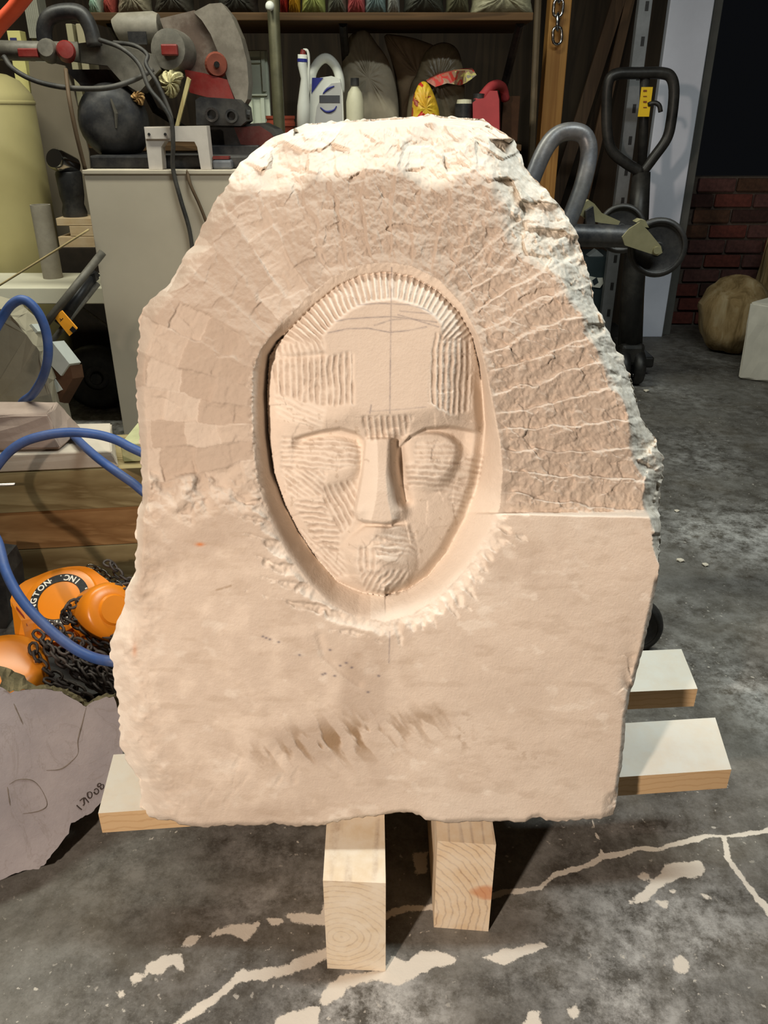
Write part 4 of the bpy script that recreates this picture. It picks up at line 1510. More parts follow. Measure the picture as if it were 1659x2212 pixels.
# white panelled shutters
sd = thing('shutter_panel', W(562, 300, 3.55), 'pale green-white panelled shutter behind the steel pipe', 'shutter')
m_shut = plain('pale_shutter_paint', (196, 202, 184), 0.6, var=0.05)
Ys = 3.52
a, b, c2, d = W(520, 108, Ys), W(576, 108, Ys), W(586, 300, Ys), W(520, 300, Ys)
bm = B()
box(bm, ((a.x + b.x) / 2, Ys + 0.02, (a.z + SHZ) / 2), (b.x - a.x, 0.03, a.z - SHZ))
fin('panel', bm, m_shut, sd, bev=0.002)
for (x0, x1, y0, y1) in ((521, 533, 110, 198), (563, 576, 110, 198), (533, 563, 110, 122), (533, 563, 130, 136), (521, 578, 203, 207), (563, 576, 212, 296),
                         (545, 550, 212, 296)):
    p, q = W(x0, y0, Ys), W(x1, y1, Ys)
    bm = B()
    box(bm, ((p.x + q.x) / 2, Ys, (p.z + q.z) / 2), (q.x - p.x, 0.014, p.z - q.z))
    fin('rail', bm, m_shut, sd, bev=0.001)

# terracotta pot
c = W(608, 300, 3.36)
zt_ = W(608, 250, 3.36).z
bm = B()
lathe(bm, [(0, SHZ), (0.04, SHZ), (0.05, zt_ - 0.035), (0.055, zt_ - 0.035), (0.055, zt_ - 0.022), (0.052, zt_ - 0.020), (0.052, zt_ - 0.012), (0.055, zt_ - 0.010),
           (0.055, zt_), (0.045, zt_), (0.04, SHZ + 0.02), (0, SHZ + 0.02)], (c.x, c.y, 0), seg=26)
tag(fin('flower_pot', bm, m_terra, smooth=True, auto=35), 'red terracotta pot with a ribbed rim at the foot of the pipe', 'pot')

# upper shelf bags
zu = zs + 0.026
specs = [((604, 626), (150, 40, 34), 'red packet at the left end of the upper shelf bags', 'packet'),
         ((622, 652), (190, 140, 36), 'yellow packet standing left of the lime and white bag', 'packet'),
         ((650, 706), (150, 156, 90), 'lime and white plastic bag on the upper shelf', 'bag'),
         ((706, 752), (96, 96, 84), 'grey crumpled bag on the upper shelf beside the red one', 'bag'),
         ((748, 792), (176, 84, 84), 'red and white plastic bag on the upper shelf', 'bag'),
         ((786, 836), (110, 128, 126), 'teal grey plastic bag on the upper shelf', 'bag'),
         ((834, 866), (150, 150, 142), 'small white bag on the upper shelf right of the teal one', 'bag'),
         ((870, 960), (54, 54, 46), 'dark bundle in the middle right of the upper shelf', 'bundle'),
         ((960, 1014), (84, 82, 62), 'olive bundle on the upper shelf beside the pale sack', 'bundle'),
         ((1016, 1150), (146, 142, 116), 'wide pale sack at the right end of the upper shelf', 'sack')]
for k, ((x0, x1), rgb, label, cat) in enumerate(specs):
    zb = 30 if x1 > 900 else 34
    ol = [(x0 + 4, zb), (x0 + 3, 8), (x0 + 6, -40), ((x0 + x1) / 2, -62 - 10 * (k % 3)), (x1 - 6, -42), (x1 - 3, 6), (x1 - 4, zb), ((x0 + x1) / 2, zb + 1)]
    bag('shelf_' + cat, ol, SHY + 0.14, 0.14, plain('shelf_%s_%d' % (cat, k), rgb, 0.5, var=0.35, scale=22, bump=0.4), label, cat, zu,
        'soft things on the upper shelf', 20 + k)

# left end of the shelves, seen behind the saw
m_vent = plain('pale_vent_plastic', (150, 148, 134), 0.6, var=0.08)
LY = 3.72
bm = B()
box(bm, (-1.51, LY + 0.10, SHZ - 0.012), (0.98, 0.30, 0.024))
lo_sh = thing('back_ledge', (-1.51, LY + 0.1, 0), 'plain shelf on the far left behind the gas cylinder', 'shelf')
fin('board', bm, m_shelf, lo_sh)
for x in (-1.97, -1.05):
    bm = B()
    box(bm, (x, LY + 0.2, (SHZ - 0.024) / 2), (0.05, 0.06, SHZ - 0.024))
    fin('leg', bm, m_shelf, lo_sh)
vb = thing('vented_box', W(68, 90, LY), 'pale slatted vent box behind the black saw handle', 'box')
a, b = W(44, -30, LY), W(92, 82, LY)
bm = B()
box(bm, ((a.x + b.x) / 2, LY + 0.06, (a.z + SHZ) / 2), (b.x - a.x, 0.08, a.z - SHZ))
fin('case', bm, m_vent, vb, bev=0.003)
for k in range(7):
    x = a.x + (b.x - a.x) * (k + 0.5) / 7
    bm = B()
    box(bm, (x, LY + 0.012, (a.z + b.z) / 2), (0.007, 0.02, a.z - b.z))
    fin('slat', bm, m_vent, vb)
a, b = W(14, 66, LY - 0.02), W(47, 94, LY - 0.02)
bm = B()
box(bm, ((a.x + b.x) / 2, LY + 0.01, (a.z + SHZ) / 2), (b.x - a.x, 0.06, a.z - SHZ))
o = tag(fin('yellow_carton', bm, plain('pale_yellow_card', (224, 214, 140), 0.6, var=0.05), bev=0.002), 'pale yellow carton with a dark panel, far left on the shelf', 'carton')
bm = B()
box(bm, ((a.x + b.x) / 2 - 0.004, LY - 0.0215, b.z + 0.014), (0.026, 0.003, 0.012))
fin('printed_panel', bm, plain('dark_blue_print', (60, 60, 110), 0.5, bump=0), o)
for k, (x0, x1, rgb, label) in enumerate(((138, 158, (176, 168, 136), 'left of two cream books seen through the saw handle'),
                                         (160, 182, (182, 172, 142), 'right of two cream books seen through the saw handle'))):
    a, b = W(x0, 50, LY), W(x1, 88, LY)
    bm = B()
    box(bm, ((a.x + b.x) / 2, LY + 0.08, (a.z + SHZ) / 2), (b.x - a.x, 0.13, a.z - SHZ))
    tag(fin('book', bm, plain('cream_book_%d' % k, rgb, 0.7, var=0.05), bev=0.003), label, 'book', 'cream books behind the saw')
for (x0, x1, y1, rgb, label, seed) in ((196, 226, 10, (170, 200, 180), 'mint and white bag at the left end of the upper shelf', 41),
                                       (228, 252, 8, (186, 90, 80), 'reddish bag on the upper shelf above the saw handle', 42),
                                       (256, 330, 14, (128, 120, 100), 'dim beige bag on the upper shelf above the saw', 43),
                                       (335, 420, 14, (60, 56, 48), 'dark bag on the upper shelf above the blade guard', 44),
                                       (470, 560, 20, (48, 46, 40), 'dark bundle on the upper shelf left of the steel pipe', 45)):
    ol = [(x0 + 4, 34), (x0 + 3, 6), (x0 + 6, -40), ((x0 + x1) / 2, -60), (x1 - 6, -42), (x1 - 3, 6), (x1 - 4, 34), ((x0 + x1) / 2, 36)]
    bag('shelf_bag', ol, SHY + 0.16, 0.14, plain('shelf_bag_%d' % seed, rgb, 0.5, var=0.3, scale=22, bump=0.4), label, 'bag', zu,
        'soft things on the upper shelf', seed)
# ------------------------------------------------------------------ saw stand and saw
m_panel = plain('dusty_sheet_metal', (190, 178, 158), 0.75, var=0.08, scale=3, bump=0.03, dust=0.35)
m_cord = plain('black_cord', (44, 42, 40), 0.6, var=0.15, dust=0.15)
m_cordb = plain('brown_cord', (84, 66, 46), 0.7, var=0.15)
SY, SZ = 2.60, W(300, 367, 2.60).z
xl_ = W(180, 370, SY).x
st = thing('saw_stand', (xl_ + 0.35, SY + 0.27, 0), 'tall dusty grey sheet cabinet that carries the mitre saw', 'cabinet')
bm = B()
box(bm, (xl_ + 0.35, SY + 0.275, SZ / 2), (0.70, 0.55, SZ - 0.02))
fin('cabinet', bm, m_panel, st, bev=0.002)
bm = B()
box(bm, (xl_ + 0.35, SY + 0.275, SZ - 0.006), (0.705, 0.56, 0.012))
fin('top_sheet', bm, m_panel, st, bev=0.002)

saw = thing('mitre_saw', (W(350, 360, 2.85).x, 2.85, SZ), 'dusty black and grey mitre saw with red details on the cabinet', 'saw')


def fb(x0, y0, x1, y1, Y, d, z0=None):
    """box filling a photo rectangle at distance Y, depth d"""
    a, b = W(x0, y0, Y), W(x1, y1, Y)
    zb = b.z if z0 is None else z0
    bm = B()
    box(bm, ((a.x + b.x) / 2, Y + d / 2, (a.z + zb) / 2), (b.x - a.x, d, a.z - zb))
    return bm


fin('base', fb(192, 336, 560, 366, 2.66, 0.30, SZ), m_dkgrey, saw, bev=0.006)
bm = B()
prism(bm, poly([(430, 300), (452, 272), (560, 266), (590, 280), (620, 330), (560, 336), (430, 336)], 2.76), (0, 0.22, 0))
fin('turntable', bm, m_black, saw, bev=0.006)
bm = B()
prism(bm, poly([(505, 275), (560, 272), (585, 288), (610, 322), (520, 312)], 2.752), (0, 0.01, 0))
fin('side_plate', bm, plain('dark_red_plastic', (84, 26, 22), 0.5, dust=0.1), saw)
# motor drum
mc = W(246, 262, 2.80)
bm = B()
ax = Vector((0.25, -1, 0.12)).normalized()
lathe(bm, [(0, 0.10), (0.055, 0.10), (0.085, 0.085), (0.103, 0.05), (0.108, 0.0), (0.108, -0.10), (0.09, -0.12), (0, -0.12)], mc, ax, 30)
mot = fin('motor', bm, m_dkgrey, saw, True, auto=40)
bm = B()
tube(bm, [mc + ax * 0.101 + Vector((0.005, 0, 0.05)), mc + ax * 0.102 + Vector((0.015, 0, 0.01)), mc + ax * 0.102 + Vector((0.01, 0, -0.03))], [0.003, 0.006, 0.003], 6)
fin('scuff', bm, m_grey, mot)
bm = B()
prism(bm, poly([(140, 150), (230, 150), (262, 190), (250, 215), (190, 210), (170, 180)], 2.80), (0, 0.12, 0))
fin('motor_bracket', bm, m_black, saw, bev=0.006)
# sliding arm with red switch parts
bm = B()
tube(bm, [W(-30, 108, 2.70), W(60, 110, 2.70), W(170, 112, 2.72)], 0.026, 12)
arm = fin('arm', bm, m_grey, saw, True)
bm = B()
prism(bm, poly([(150, 96), (212, 88), (262, 96), (330, 118), (345, 150), (300, 200), (262, 176), (232, 142), (150, 132)], 2.74), (0, 0.10, 0))
fin('arm_casting', bm, m_grey, saw, bev=0.008)
fin('switch_plate', fb(36, 104, 82, 124, 2.668, 0.02), m_red, arm, bev=0.003)
bm = B()
c = W(143, 111, 2.69)
lathe(bm, [(0, 0.03), (0.022, 0.026), (0.027, 0.015), (0.028, -0.02), (0, -0.02)], c, (0.3, -1, 0.1), 18)
fin('red_knob', bm, m_red, saw, True, auto=40)
bm = B()
lathe(bm, [(0, 0.022), (0.022, 0.02), (0.03, 0.005), (0.03, -0.03), (0, -0.03)], W(103, 108, 2.69), (0.1, -1, 0.2), 16)
fin('clamp_collar', bm, m_grey, saw, True, auto=40)
# D handle
bm = B()
tube(bm, [W(98, 100, 2.72), W(96, 62, 2.72), (W(108, 36, 2.72)), W(140, 26, 2.72), W(174, 30, 2.72), W(194, 58, 2.72), W(205, 100, 2.72)], 0.0225, 12, smooth=5)
fin('handle', bm, m_black, saw, True)
# dust port
a = W(256, 62, 2.86)
bm = B()
tube(bm, [W(252, 66, 2.86), W(262, 62, 2.86), W(335, 60, 2.86), W(345, 60, 2.86)], [0.032, 0.042, 0.044, 0.038], 18)
dp = fin('dust_port', bm, plain('pale_grey_plastic', (116, 110, 98), 0.6, dust=0.2), saw, True, auto=50)
fin('label_plate', fb(275, 68, 318, 96, 2.80, 0.006), m_black, dp)
# blade guard
m_guard = plain('smoky_guard', (110, 102, 92), 0.4, var=0.1, dust=0.35)
bm = B()
prism(bm, poly([(418, 26), (452, 8), (478, 6), (500, 34), (520, 80), (533, 130), (537, 180), (534, 214), (520, 240), (508, 214), (494, 180), (478, 130),
                (455, 74), (436, 44)], 2.80), (0, 0.09, 0))
fin('guard', bm, m_guard, saw, bev=0.01)
bm = B()
prism(bm, poly([(345, 40), (420, 22), (452, 66), (478, 130), (500, 190), (470, 200), (420, 170), (370, 110)], 2.82), (0, 0.08, 0))
fin('blade_cover', bm, plain('brown_grey_cover', (86, 70, 60), 0.6, dust=0.3), saw, bev=0.006)
bm = B()
prism(bm, poly([(398, 150), (440, 158), (490, 172), (506, 216), (470, 216), (410, 200)], 2.79), (0, 0.06, 0))
fin('lower_guard', bm, m_red, saw, bev=0.004)
bm = B()
lathe(bm, [(0, 0.012), (0.030, 0.012), (0.036, 0), (0, 0)], W(468, 140, 2.80), (0.2, -1, 0), 22)
hub = fin('arbor_hub', bm, plain('rusty_red_hub', (120, 60, 44), 0.55, 0.2), saw)
bm = B()
lathe(bm, [(0, 0.02), (0.009, 0.02), (0.009, 0.0), (0, 0)], W(468, 140, 2.80), (0.2, -1, 0), 8)
fin('bolt', bm, m_chrome, hub)
bm = B()
lathe(bm, [(0, 0.04), (0.055, 0.03), (0.06, 0.0), (0.06, -0.05), (0, -0.05)], W(372, 110, 2.79), (-0.2, -1, 0.1), 24)
fin('gear_case', bm, m_grey, saw, True, auto=40)
fin('red_insert', fb(346, 95, 384, 120, 2.735, 0.02), m_red, saw, bev=0.004)
# rail housing with two tube ends
bm = B()
prism(bm, poly([(422, 216), (432, 209), (510, 214), (528, 232), (532, 262), (520, 272), (424, 270)], 2.70), (0, 0.14, 0))
rh = fin('rail_housing', bm, m_black, saw, bev=0.006)
for (x, y, r, mm) in ((458, 247, 0.020, m_chrome), (500, 250, 0.019, m_dkgrey)):
    bm = B()
    lathe(bm, [(r, -0.04), (r, 0.012), (r * 0.66, 0.012), (r * 0.66, -0.03), (0, -0.03)], W(x, y, 2.695), (0.1, -1, -0.05), 22)
    fin('rail_tube', bm, mm, rh, True, auto=40)
bm = B()
tube(bm, [W(524, 246, 2.74), W(541, 248, 2.74)], 0.014, 10)
fin('lock_knob', bm, m_black, rh)
fin('fence', fb(455, 314, 560, 340, 2.72, 0.05), m_dkgrey, saw, bev=0.003)
fin('clamp_block', fb(458, 346, 500, 366, 2.62, 0.05, SZ), plain('grey_blue_casting', (92, 96, 104), 0.5, dust=0.2), saw, bev=0.006)
fin('red_clamp_bar', fb(459, 338, 494, 344, 2.63, 0.04), m_red, saw)

# white arched bracket in front of the saw
m_bracket = plain('dusty_white_bracket', (206, 196, 186), 0.7, var=0.05, dust=0.2)
Yb = 2.605
br = thing('arched_bracket', W(380, 367, Yb), 'dusty white metal arch standing at the front of the cabinet top', 'bracket')
bm = B()
prism(bm, poly([(311, 274), (446, 272), (456, 366), (434, 366), (426, 318), (420, 306), (356, 305), (348, 318), (351, 366), (322, 366)], Yb), (0, 0.05, 0))
fin('arch', bm, m_bracket, br, bev=0.003)
bm = B()
prism(bm, poly([(312, 276), (366, 276), (366, 300), (314, 300)], Yb - 0.006), (0, 0.007, 0))
tb_ = fin('mounting_tab', bm, m_bracket, br, bev=0.002)
for x in (322, 357):
    bm = B()
    lathe(bm, [(0, 0.002), (0.004, 0.002), (0.004, -0.002), (0, -0.002)], W(x, 290, Yb - 0.007), (0, -1, 0), 10)
    fin('screw', bm, m_black, tb_)

# bits lying about the saw
bm = B()
prism(bm, poly([(378, 272), (386, 272), (412, 172), (404, 166)], 2.72), (0, 0.012, 0))
tag(fin('wood_sliver', bm, wood('pale_sliver', (196, 180, 130), (170, 150, 100), 'z', 8)), 'pale splinter of wood leaning up inside the saw', 'splinter')
bag('crumpled_paper', [(344, 165), (370, 148), (396, 160), (390, 178), (384, 205), (366, 212), (352, 190)], 2.77, 0.05,
    plain('yellow_paper', (206, 196, 150), 0.7, var=0.15, bump=0.4), 'crumpled cream paper caught behind the saw arm', 'paper', None, None, 51, None, 0.01)
bag('sawdust_rag', [(284, 205), (300, 196), (312, 206), (308, 228), (292, 220)], 2.75, 0.03,
    plain('straw_rag', (190, 150, 96), 0.8, var=0.25, bump=0.4), 'small straw coloured rag beside the motor drum', 'rag', None, None, 52, None, 0.008)


def cord(name, pts, r, mat, label, cat='cord', smooth=8, seg=8):
    bm = B()
    tube(bm, [W(x, y, Y) for x, y, Y in pts], r, seg, smooth=smooth)
    return tag(fin(name, bm, mat, smooth=True), label, cat)


cord('power_cord', [(8, 122, 2.66), (30, 150, 2.64), (80, 176, 2.62), (150, 190, 2.6), (230, 190, 2.6), (290, 172, 2.64), (330, 150, 2.68)], 0.0075, m_cord,
     'thick black saw cord sagging in a loop from the arm')
cord('power_cord', [(215, 86, 2.68), (262, 104, 2.64), (300, 138, 2.62), (322, 190, 2.60), (350, 225, 2.585), (370, 262, 2.58), (374, 310, 2.58), (374, 366, 2.588),
                    (390, 430, 2.585), (410, 500, 2.585), (420, 580, 2.585)], 0.0065, m_cord, 'black cord running down over the front of the cabinet')
cord('power_cord', [(246, 92, 2.7), (290, 98, 2.66), (318, 118, 2.64), (316, 140, 2.62), (340, 180, 2.6), (366, 240, 2.595), (372, 268, 2.59)], 0.006, m_cord,
     'grey cord looping beside the arm casting and joining the hanging one')
cord('power_cord', [(404, 368, 2.6), (412, 400, 2.585), (430, 440, 2.585), (446, 480, 2.585)], 0.005, m_cordb, 'thin brown cord hanging short over the cabinet front')
cord('power_cord', [(142, 150, 2.62), (150, 215, 2.56), (165, 290, 2.55), (184, 366, 2.56)], 0.006, m_cordb, 'brown cord hanging down left of the motor drum')

# ------------------------------------------------------------------ gas cylinder and bench
m_tank = plain('cream_yellow_paint', (184, 172, 122), 0.45, var=0.06, scale=5, bump=0.02)
ty = 3.42
tc_ = W(-30, 330, ty)
tr = W(86, 330, ty).x - tc_.x
gt = thing('gas_cylinder', (tc_.x, ty, 0), 'large cream yellow gas cylinder at the left edge', 'cylinder')
z1, z2 = W(0, 215, ty).z, W(0, 160, ty).z
bm = B()
lathe(bm, [(0, 0), (tr * 0.95, 0), (tr, 0.02), (tr, z1), (tr * 0.97, z1 + 0.02), (tr * 0.80, z2 - 0.02), (tr * 0.6, z2), (tr * 0.3, z2 + 0.01), (0, z2 + 0.01)],
      (tc_.x, ty, 0), seg=40)
fin('body', bm, m_tank, gt, True, auto=50)
bm = B()
lathe(bm, [(tr * 1.004, z1 - 0.018), (tr * 1.014, z1 - 0.016), (tr * 1.014, z1 - 0.006), (tr * 1.004, z1 - 0.004)], (tc_.x, ty, 0), seg=40)
fin('weld_band', bm, m_tank, gt, True)
bm = B()
lathe(bm, [(0, z2), (tr * 0.5, z2), (tr * 0.46, z2 + 0.07), (0, z2 + 0.08)], (tc_.x, ty, 0), seg=24)
fin('cap', bm, plain('bright_yellow_paint', (224, 200, 110), 0.5, var=0.05), gt, True, auto=40)


def text_mesh(name, body, size, mat, rot, loc, extrude=0.0006, parent=None, bold=0.0):
    cu = bpy.data.curves.new(name, 'FONT')
    cu.body = body
    cu.size = size
    cu.extrude = extrude
    cu.offset = bold
    cu.align_x, cu.align_y = 'CENTER', 'CENTER'
    cu.resolution_u = 3
    tmp = bpy.data.objects.new(name, cu)
    COL.objects.link(tmp)
    bpy.context.view_layer.update()
    me = bpy.data.meshes.new_from_object(tmp.evaluated_get(bpy.context.evaluated_depsgraph_get()))
    COL.objects.unlink(tmp)
    bpy.data.objects.remove(tmp)
    me.name = name
    me.transform(Matrix.Translation(loc) @ rot.to_4x4())
    return me


d_ang = 0.55
dloc = Vector((tc_.x + math.sin(d_ang) * (tr + 0.0015), ty - math.cos(d_ang) * (tr + 0.0015), W(4, 313, ty - tr * 0.8).z))
me = text_mesh('red_lettering', 'd', 0.06, None, frame((math.sin(d_ang), -math.cos(d_ang), 0), (math.cos(d_ang), math.sin(d_ang), 0)), dloc)
link('red_lettering', me, m_red, gt)

m_sheet = plain('dim_beige_sheet', (120, 110, 94), 0.8, var=0.1, scale=4)
bm = B()
pts = poly([(62, 132), (104, 134), (140, 142), (160, 200), (192, 330), (196, 560), (70, 560)], 3.635)
for p in pts:
    if p.z < 0.75:
        p.z = 0.0
prism(bm, pts, (0, 0.012, 0))
tag(fin('hardboard_sheet', bm, m_sheet), 'dull beige sheet standing between the gas cylinder and the saw', 'sheet')

m_bench = plain('white_bench_top', (222, 216, 194), 0.7, var=0.06, scale=8, bump=0.03)
zb_ = W(100, 622, 2.86).z
xb1 = W(250, 622, 2.86).x
bn = thing('work_bench', (xb1 - 0.6, 3.0, 0), 'low white-topped bench under the gas cylinder', 'bench')
bm = B()
box(bm, (xb1 - 0.6, 3.01, zb_ - 0.028), (1.2, 0.30, 0.056))
fin('top', bm, m_bench, bn, bev=0.003)
for x in (xb1 - 1.15, xb1 - 0.03):
    bm = B()
    box(bm, (x, 3.08, (zb_ - 0.056) / 2), (0.05, 0.12, zb_ - 0.056))
    fin('leg', bm, m_brownbox, bn)
# pipe on the bench
c = G(115, 600, zb_)
zp = W(86, 442, c.y).z
r_ = 21 * PXM(86, 442, c.y)
bm = B()
lathe(bm, [(r_, zb_), (r_, zp), (r_ * 0.86, zp), (r_ * 0.86, zb_ + 0.01), (0, zb_ + 0.01)], (c.x, c.y, 0), seg=30)
tag(fin('cardboard_tube', bm, plain('grey_card_tube', (158, 150, 136), 0.8, var=0.1, scale=40), smooth=True, auto=40), 'grey open tube standing upright on the white bench', 'tube')

# crate, offcuts and black motor behind the bench
m_crate = plain('dark_crate', (40, 32, 24), 0.9, var=0.3)
Yc = 3.26
zc = W(150, 536, Yc).z
a, b = W(118, 540, Yc), W(280, 540, Yc)
bm = B()
box(bm, ((a.x + b.x) / 2, Yc + 0.16, zc / 2), (b.x - a.x, 0.30, zc))
tag(fin('wooden_crate', bm, m_crate, bev=0.003), 'dark wooden crate behind the bench under the offcuts', 'crate')
m_off = wood('pine_offcut', (206, 176, 128), (178, 140, 92), 'x', 6, dust=0.3)
for (x0, x1, y0, y1, lab_) in ((124, 290, 512, 536, 'bottom pine offcut of the small pile behind the grey tube'),
                               (148, 290, 489, 511, 'middle pine offcut set back in the small pile'),
                               (119, 292, 472, 488, 'top pine offcut in the pile, carrying a black motor')):
    a, b = W(x0, y0, Yc + 0.02), W(x1, y1, Yc + 0.02)
    bm = B()
    box(bm, ((a.x + b.x) / 2, Yc + 0.09, (a.z + b.z) / 2), (b.x - a.x, 0.13, (a.z - b.z) * 1.02))
    tag(fin('wood_offcut', bm, m_off, bev=0.002), lab_, 'offcut', 'pine offcuts behind the grey tube')
zm0 = W(150, 471, Yc + 0.07).z
c = W(152, 400, Yc + 0.09)
zm1 = W(150, 340, Yc + 0.07).z
mt = thing('bench_motor', (c.x, c.y, zm0), 'small black motor with a chrome end standing on the offcuts', 'motor')
bm = B()
lathe(bm, [(0, zm0), (0.045, zm0), (0.048, zm0 + 0.02), (0.040, zm0 + 0.05), (0.046, zm0 + 0.08), (0.050, zm1 - 0.06), (0.046, zm1 - 0.05), (0, zm1 - 0.05)], (c.x, c.y, 0), seg=24)
fin('body', bm, m_black, mt, True, auto=40)
bm = B()
lathe(bm, [(0, 0.06), (0.034, 0.06), (0.040, 0.05), (0.040, -0.05), (0, -0.05)], (c.x - 0.01, c.y - 0.005, zm1 - 0.02), (-0.25, -1, 0.35), 24)
fin('chrome_end', bm, m_chrome, mt, True, auto=40)

cord('twine', [(-20, 628, 2.6), (90, 560, 2.59), (192, 496, 2.59)], 0.0035, plain('twine', (176, 156, 112), 0.9), 'pale twine stretched diagonally to the cabinet edge', 'string', 4, 6)
cord('air_line', [(-900, 900, 2.7), (-420, 420, 2.45), (-140, 190, 2.3), (-40, 100, 2.25), (0, 52, 2.25), (35, 14, 2.25), (75, -40, 2.25), (150, -160, 2.28), (330, -560, 2.4)], 0.019, plain('orange_red_rubber', (222, 84, 48), 0.45, var=0.06),
     'thick orange red hose crossing the top left corner', 'hose')

# folding stand with warning tag leaning against the cabinet
fs = thing('folding_stand', W(120, 900, 2.5), 'black and steel folding stand with an orange warning tag, left of the cabinet', 'stand')
for (p, q, r, mm) in (((222, 545, 2.56), (98, 700, 2.42), 0.012, m_grey), ((212, 612, 2.56), (70, 790, 2.40), 0.0085, m_grey),
                      ((206, 588, 2.565), (128, 700, 2.46), 0.017, m_black)):
    bm = B()
    tube(bm, [W(*p), W(*q)], r, 10)
    fin('rail', bm, mm, fs, True)
bm = B()
prism(bm, poly([(182, 600), (204, 590), (208, 606), (190, 622)], 2.54), (0, 0.03, 0))
fin('clamp', bm, m_black, fs, bev=0.003)
bm = B()
p = [W(116, 684, 2.44), W(134, 672, 2.44), W(167, 710, 2.42), W(150, 726, 2.42)]
prism(bm, p, (0, 0.004, 0.002))
tg = fin('warning_tag', bm, plain('orange_tag', (226, 150, 40), 0.5, var=0.05, bump=0), fs)
bm = B()
prism(bm, [W(150, 712, 2.417), W(157, 704, 2.417), W(166, 713, 2.417), W(158, 720, 2.417)], (0, -0.001, 0))
fin('dark_corner', bm, m_black, tg)
for (u0, u1) in (((129, 688), (137, 694)), ((136, 687), (130, 695))):
    bm = B()
    tube(bm, [W(*u0, 2.434), W(*u1, 2.434)], 0.0009, 5)
    fin('cross_mark', bm, m_black, tg)
bm = B()
tube(bm, [W(70, 790, 2.40), W(40, 900, 2.46), (W(40, 900, 2.46).x, 2.46, 0.0)], 0.0085, 8)
fin('foot', bm, m_grey, fs, True)
bm = B()
tube(bm, [W(158, 652, 2.9), W(232, 704, 3.04)], 0.0055, 6)
fin('brace', bm, m_grey, bn)

# barrow wheel under the bench
wc = W(203, 770, 3.18)
wc.z = 0.135
wh = thing('barrow_wheel', (wc.x, wc.y, 0), 'black rubber barrow wheel in the shade under the bench', 'wheel')
bm = B()
lathe(bm, [(0.05, 0.02), (0.075, 0.028), (0.11, 0.035), (0.13, 0.022), (0.135, 0), (0.13, -0.022), (0.11, -0.035), (0.075, -0.028), (0.05, -0.02)], wc, (0.15, -1, 0.0), 36)
fin('tyre', bm, m_rubber, wh, True)
bm = B()
lathe(bm, [(0, 0.03), (0.022, 0.03), (0.026, 0.024), (0.026, 0.012), (0.055, 0.01), (0.055, -0.01), (0, -0.01)], wc, (0.15, -1, 0.0), 24)
fin('hub', bm, m_dkgrey, wh, True, auto=40)

# ------------------------------------------------------------------ stacked timbers and stone blocks
m_old = wood('weathered_timber', (172, 154, 112), (134, 114, 76), 'x', 5, 0.8)
m_old2 = wood('brown_timber', (184, 142, 94), (146, 106, 64), 'x', 5, 0.8)
m_lime = plain('limestone_block', (198, 186, 170), 0.9, var=0.1, scale=9, bump=0.2)
m_pinkst = plain('pinkish_limestone', (170, 150, 138), 0.9, var=0.15, scale=10, bump=0.3)
m_greyst = plain('grey_limestone', (150, 142, 122), 0.92, var=0.12, scale=10, bump=0.3)
TL, TR = Vector((-1.25, 1.735)), Vector((-0.36, 1.84))
td = (TR - TL).normalized()
tn_ = Vector((-td.y, td.x))
TH = 0.107
for k, (mm, lab_) in enumerate(((m_old, 'bottom timber of the stack behind the chain hoist, in shade'),
                                (m_old2, 'middle timber of the stack, brown with a knot and curved grain'),
                                (m_old, 'top timber of the stack, greyish, under the flat limestone'))):
    z0 = k * TH
    off = tn_ * (0.004 * (k % 2))
    A1, B1 = TL + off, TR + off
    A2, B2 = A1 + tn_ * 0.24, B1 + tn_ * 0.24
    bm = B()
    hexa(bm, [(*A1, z0 + 0.0005), (*B1, z0 + 0.0005), (*B2, z0 + 0.0005), (*A2, z0 + 0.0005), (*A1, z0 + TH - 0.002), (*B1, z0 + TH - 0.002), (*B2, z0 + TH - 0.002), (*A2, z0 + TH - 0.002)])
    tag(fin('stack_timber', bm, mm, bev=0.004), lab_, 'timber', 'stacked timbers behind the hoist')
bm = B()
c = W(-2, 1047, 1.72)
tube(bm, [W(-12, 1048, 1.728), W(33, 1046, 1.735)], 0.0035, 8)
tag(fin('steel_pin', bm, m_chrome), 'shiny steel pin lying against the top timber', 'pin')

ZT = 3 * TH


def lump(name, bottom, top, mat, label, cat, jit=0.004, bev=0.006, seed=1, cuts=3):
    """rough block from 4 bottom and 4 top corners"""
    bm = B()
    hexa(bm, list(bottom) + list(top))
    bmesh.ops.bevel(bm, geom=list(bm.edges), offset=bev, segments=1, affect='EDGES')
    bmesh.ops.subdivide_edges(bm, edges=list(bm.edges), cuts=cuts, use_grid_fill=True)
    rg = random.Random(seed)
    zmin = min(v.co.z for v in bm.verts)
    for v in bm.verts:
        if v.co.z > zmin + 0.003:
            v.co += Vector((rg.uniform(-1, 1), rg.uniform(-1, 1), rg.uniform(-1, 1))) * jit
    return tag(fin(name, bm, mat), label, cat)


def V3(p, z):
    return (p[0], p[1], z)


# flat limestone slab on the timbers
s0, s1 = TL + tn_ * 0.005, TL + td * (W(262, 990, 1.82).x - TL.x) + tn_ * 0.005
s2, s3 = s1 + tn_ * 0.20 - td * 0.05, s0 + tn_ * 0.22
lump('limestone_slab', [V3(s0, ZT), V3(s1, ZT), V3(s2, ZT), V3(s3, ZT)], [V3(s0, ZT + 0.052), V3(s1 - td * 0.012, ZT + 0.045), V3(s2, ZT + 0.045), V3(s3, ZT + 0.05)],
     m_lime, 'flat cream limestone piece lying on the top timber', 'stone', 0.0015, 0.004, 3)
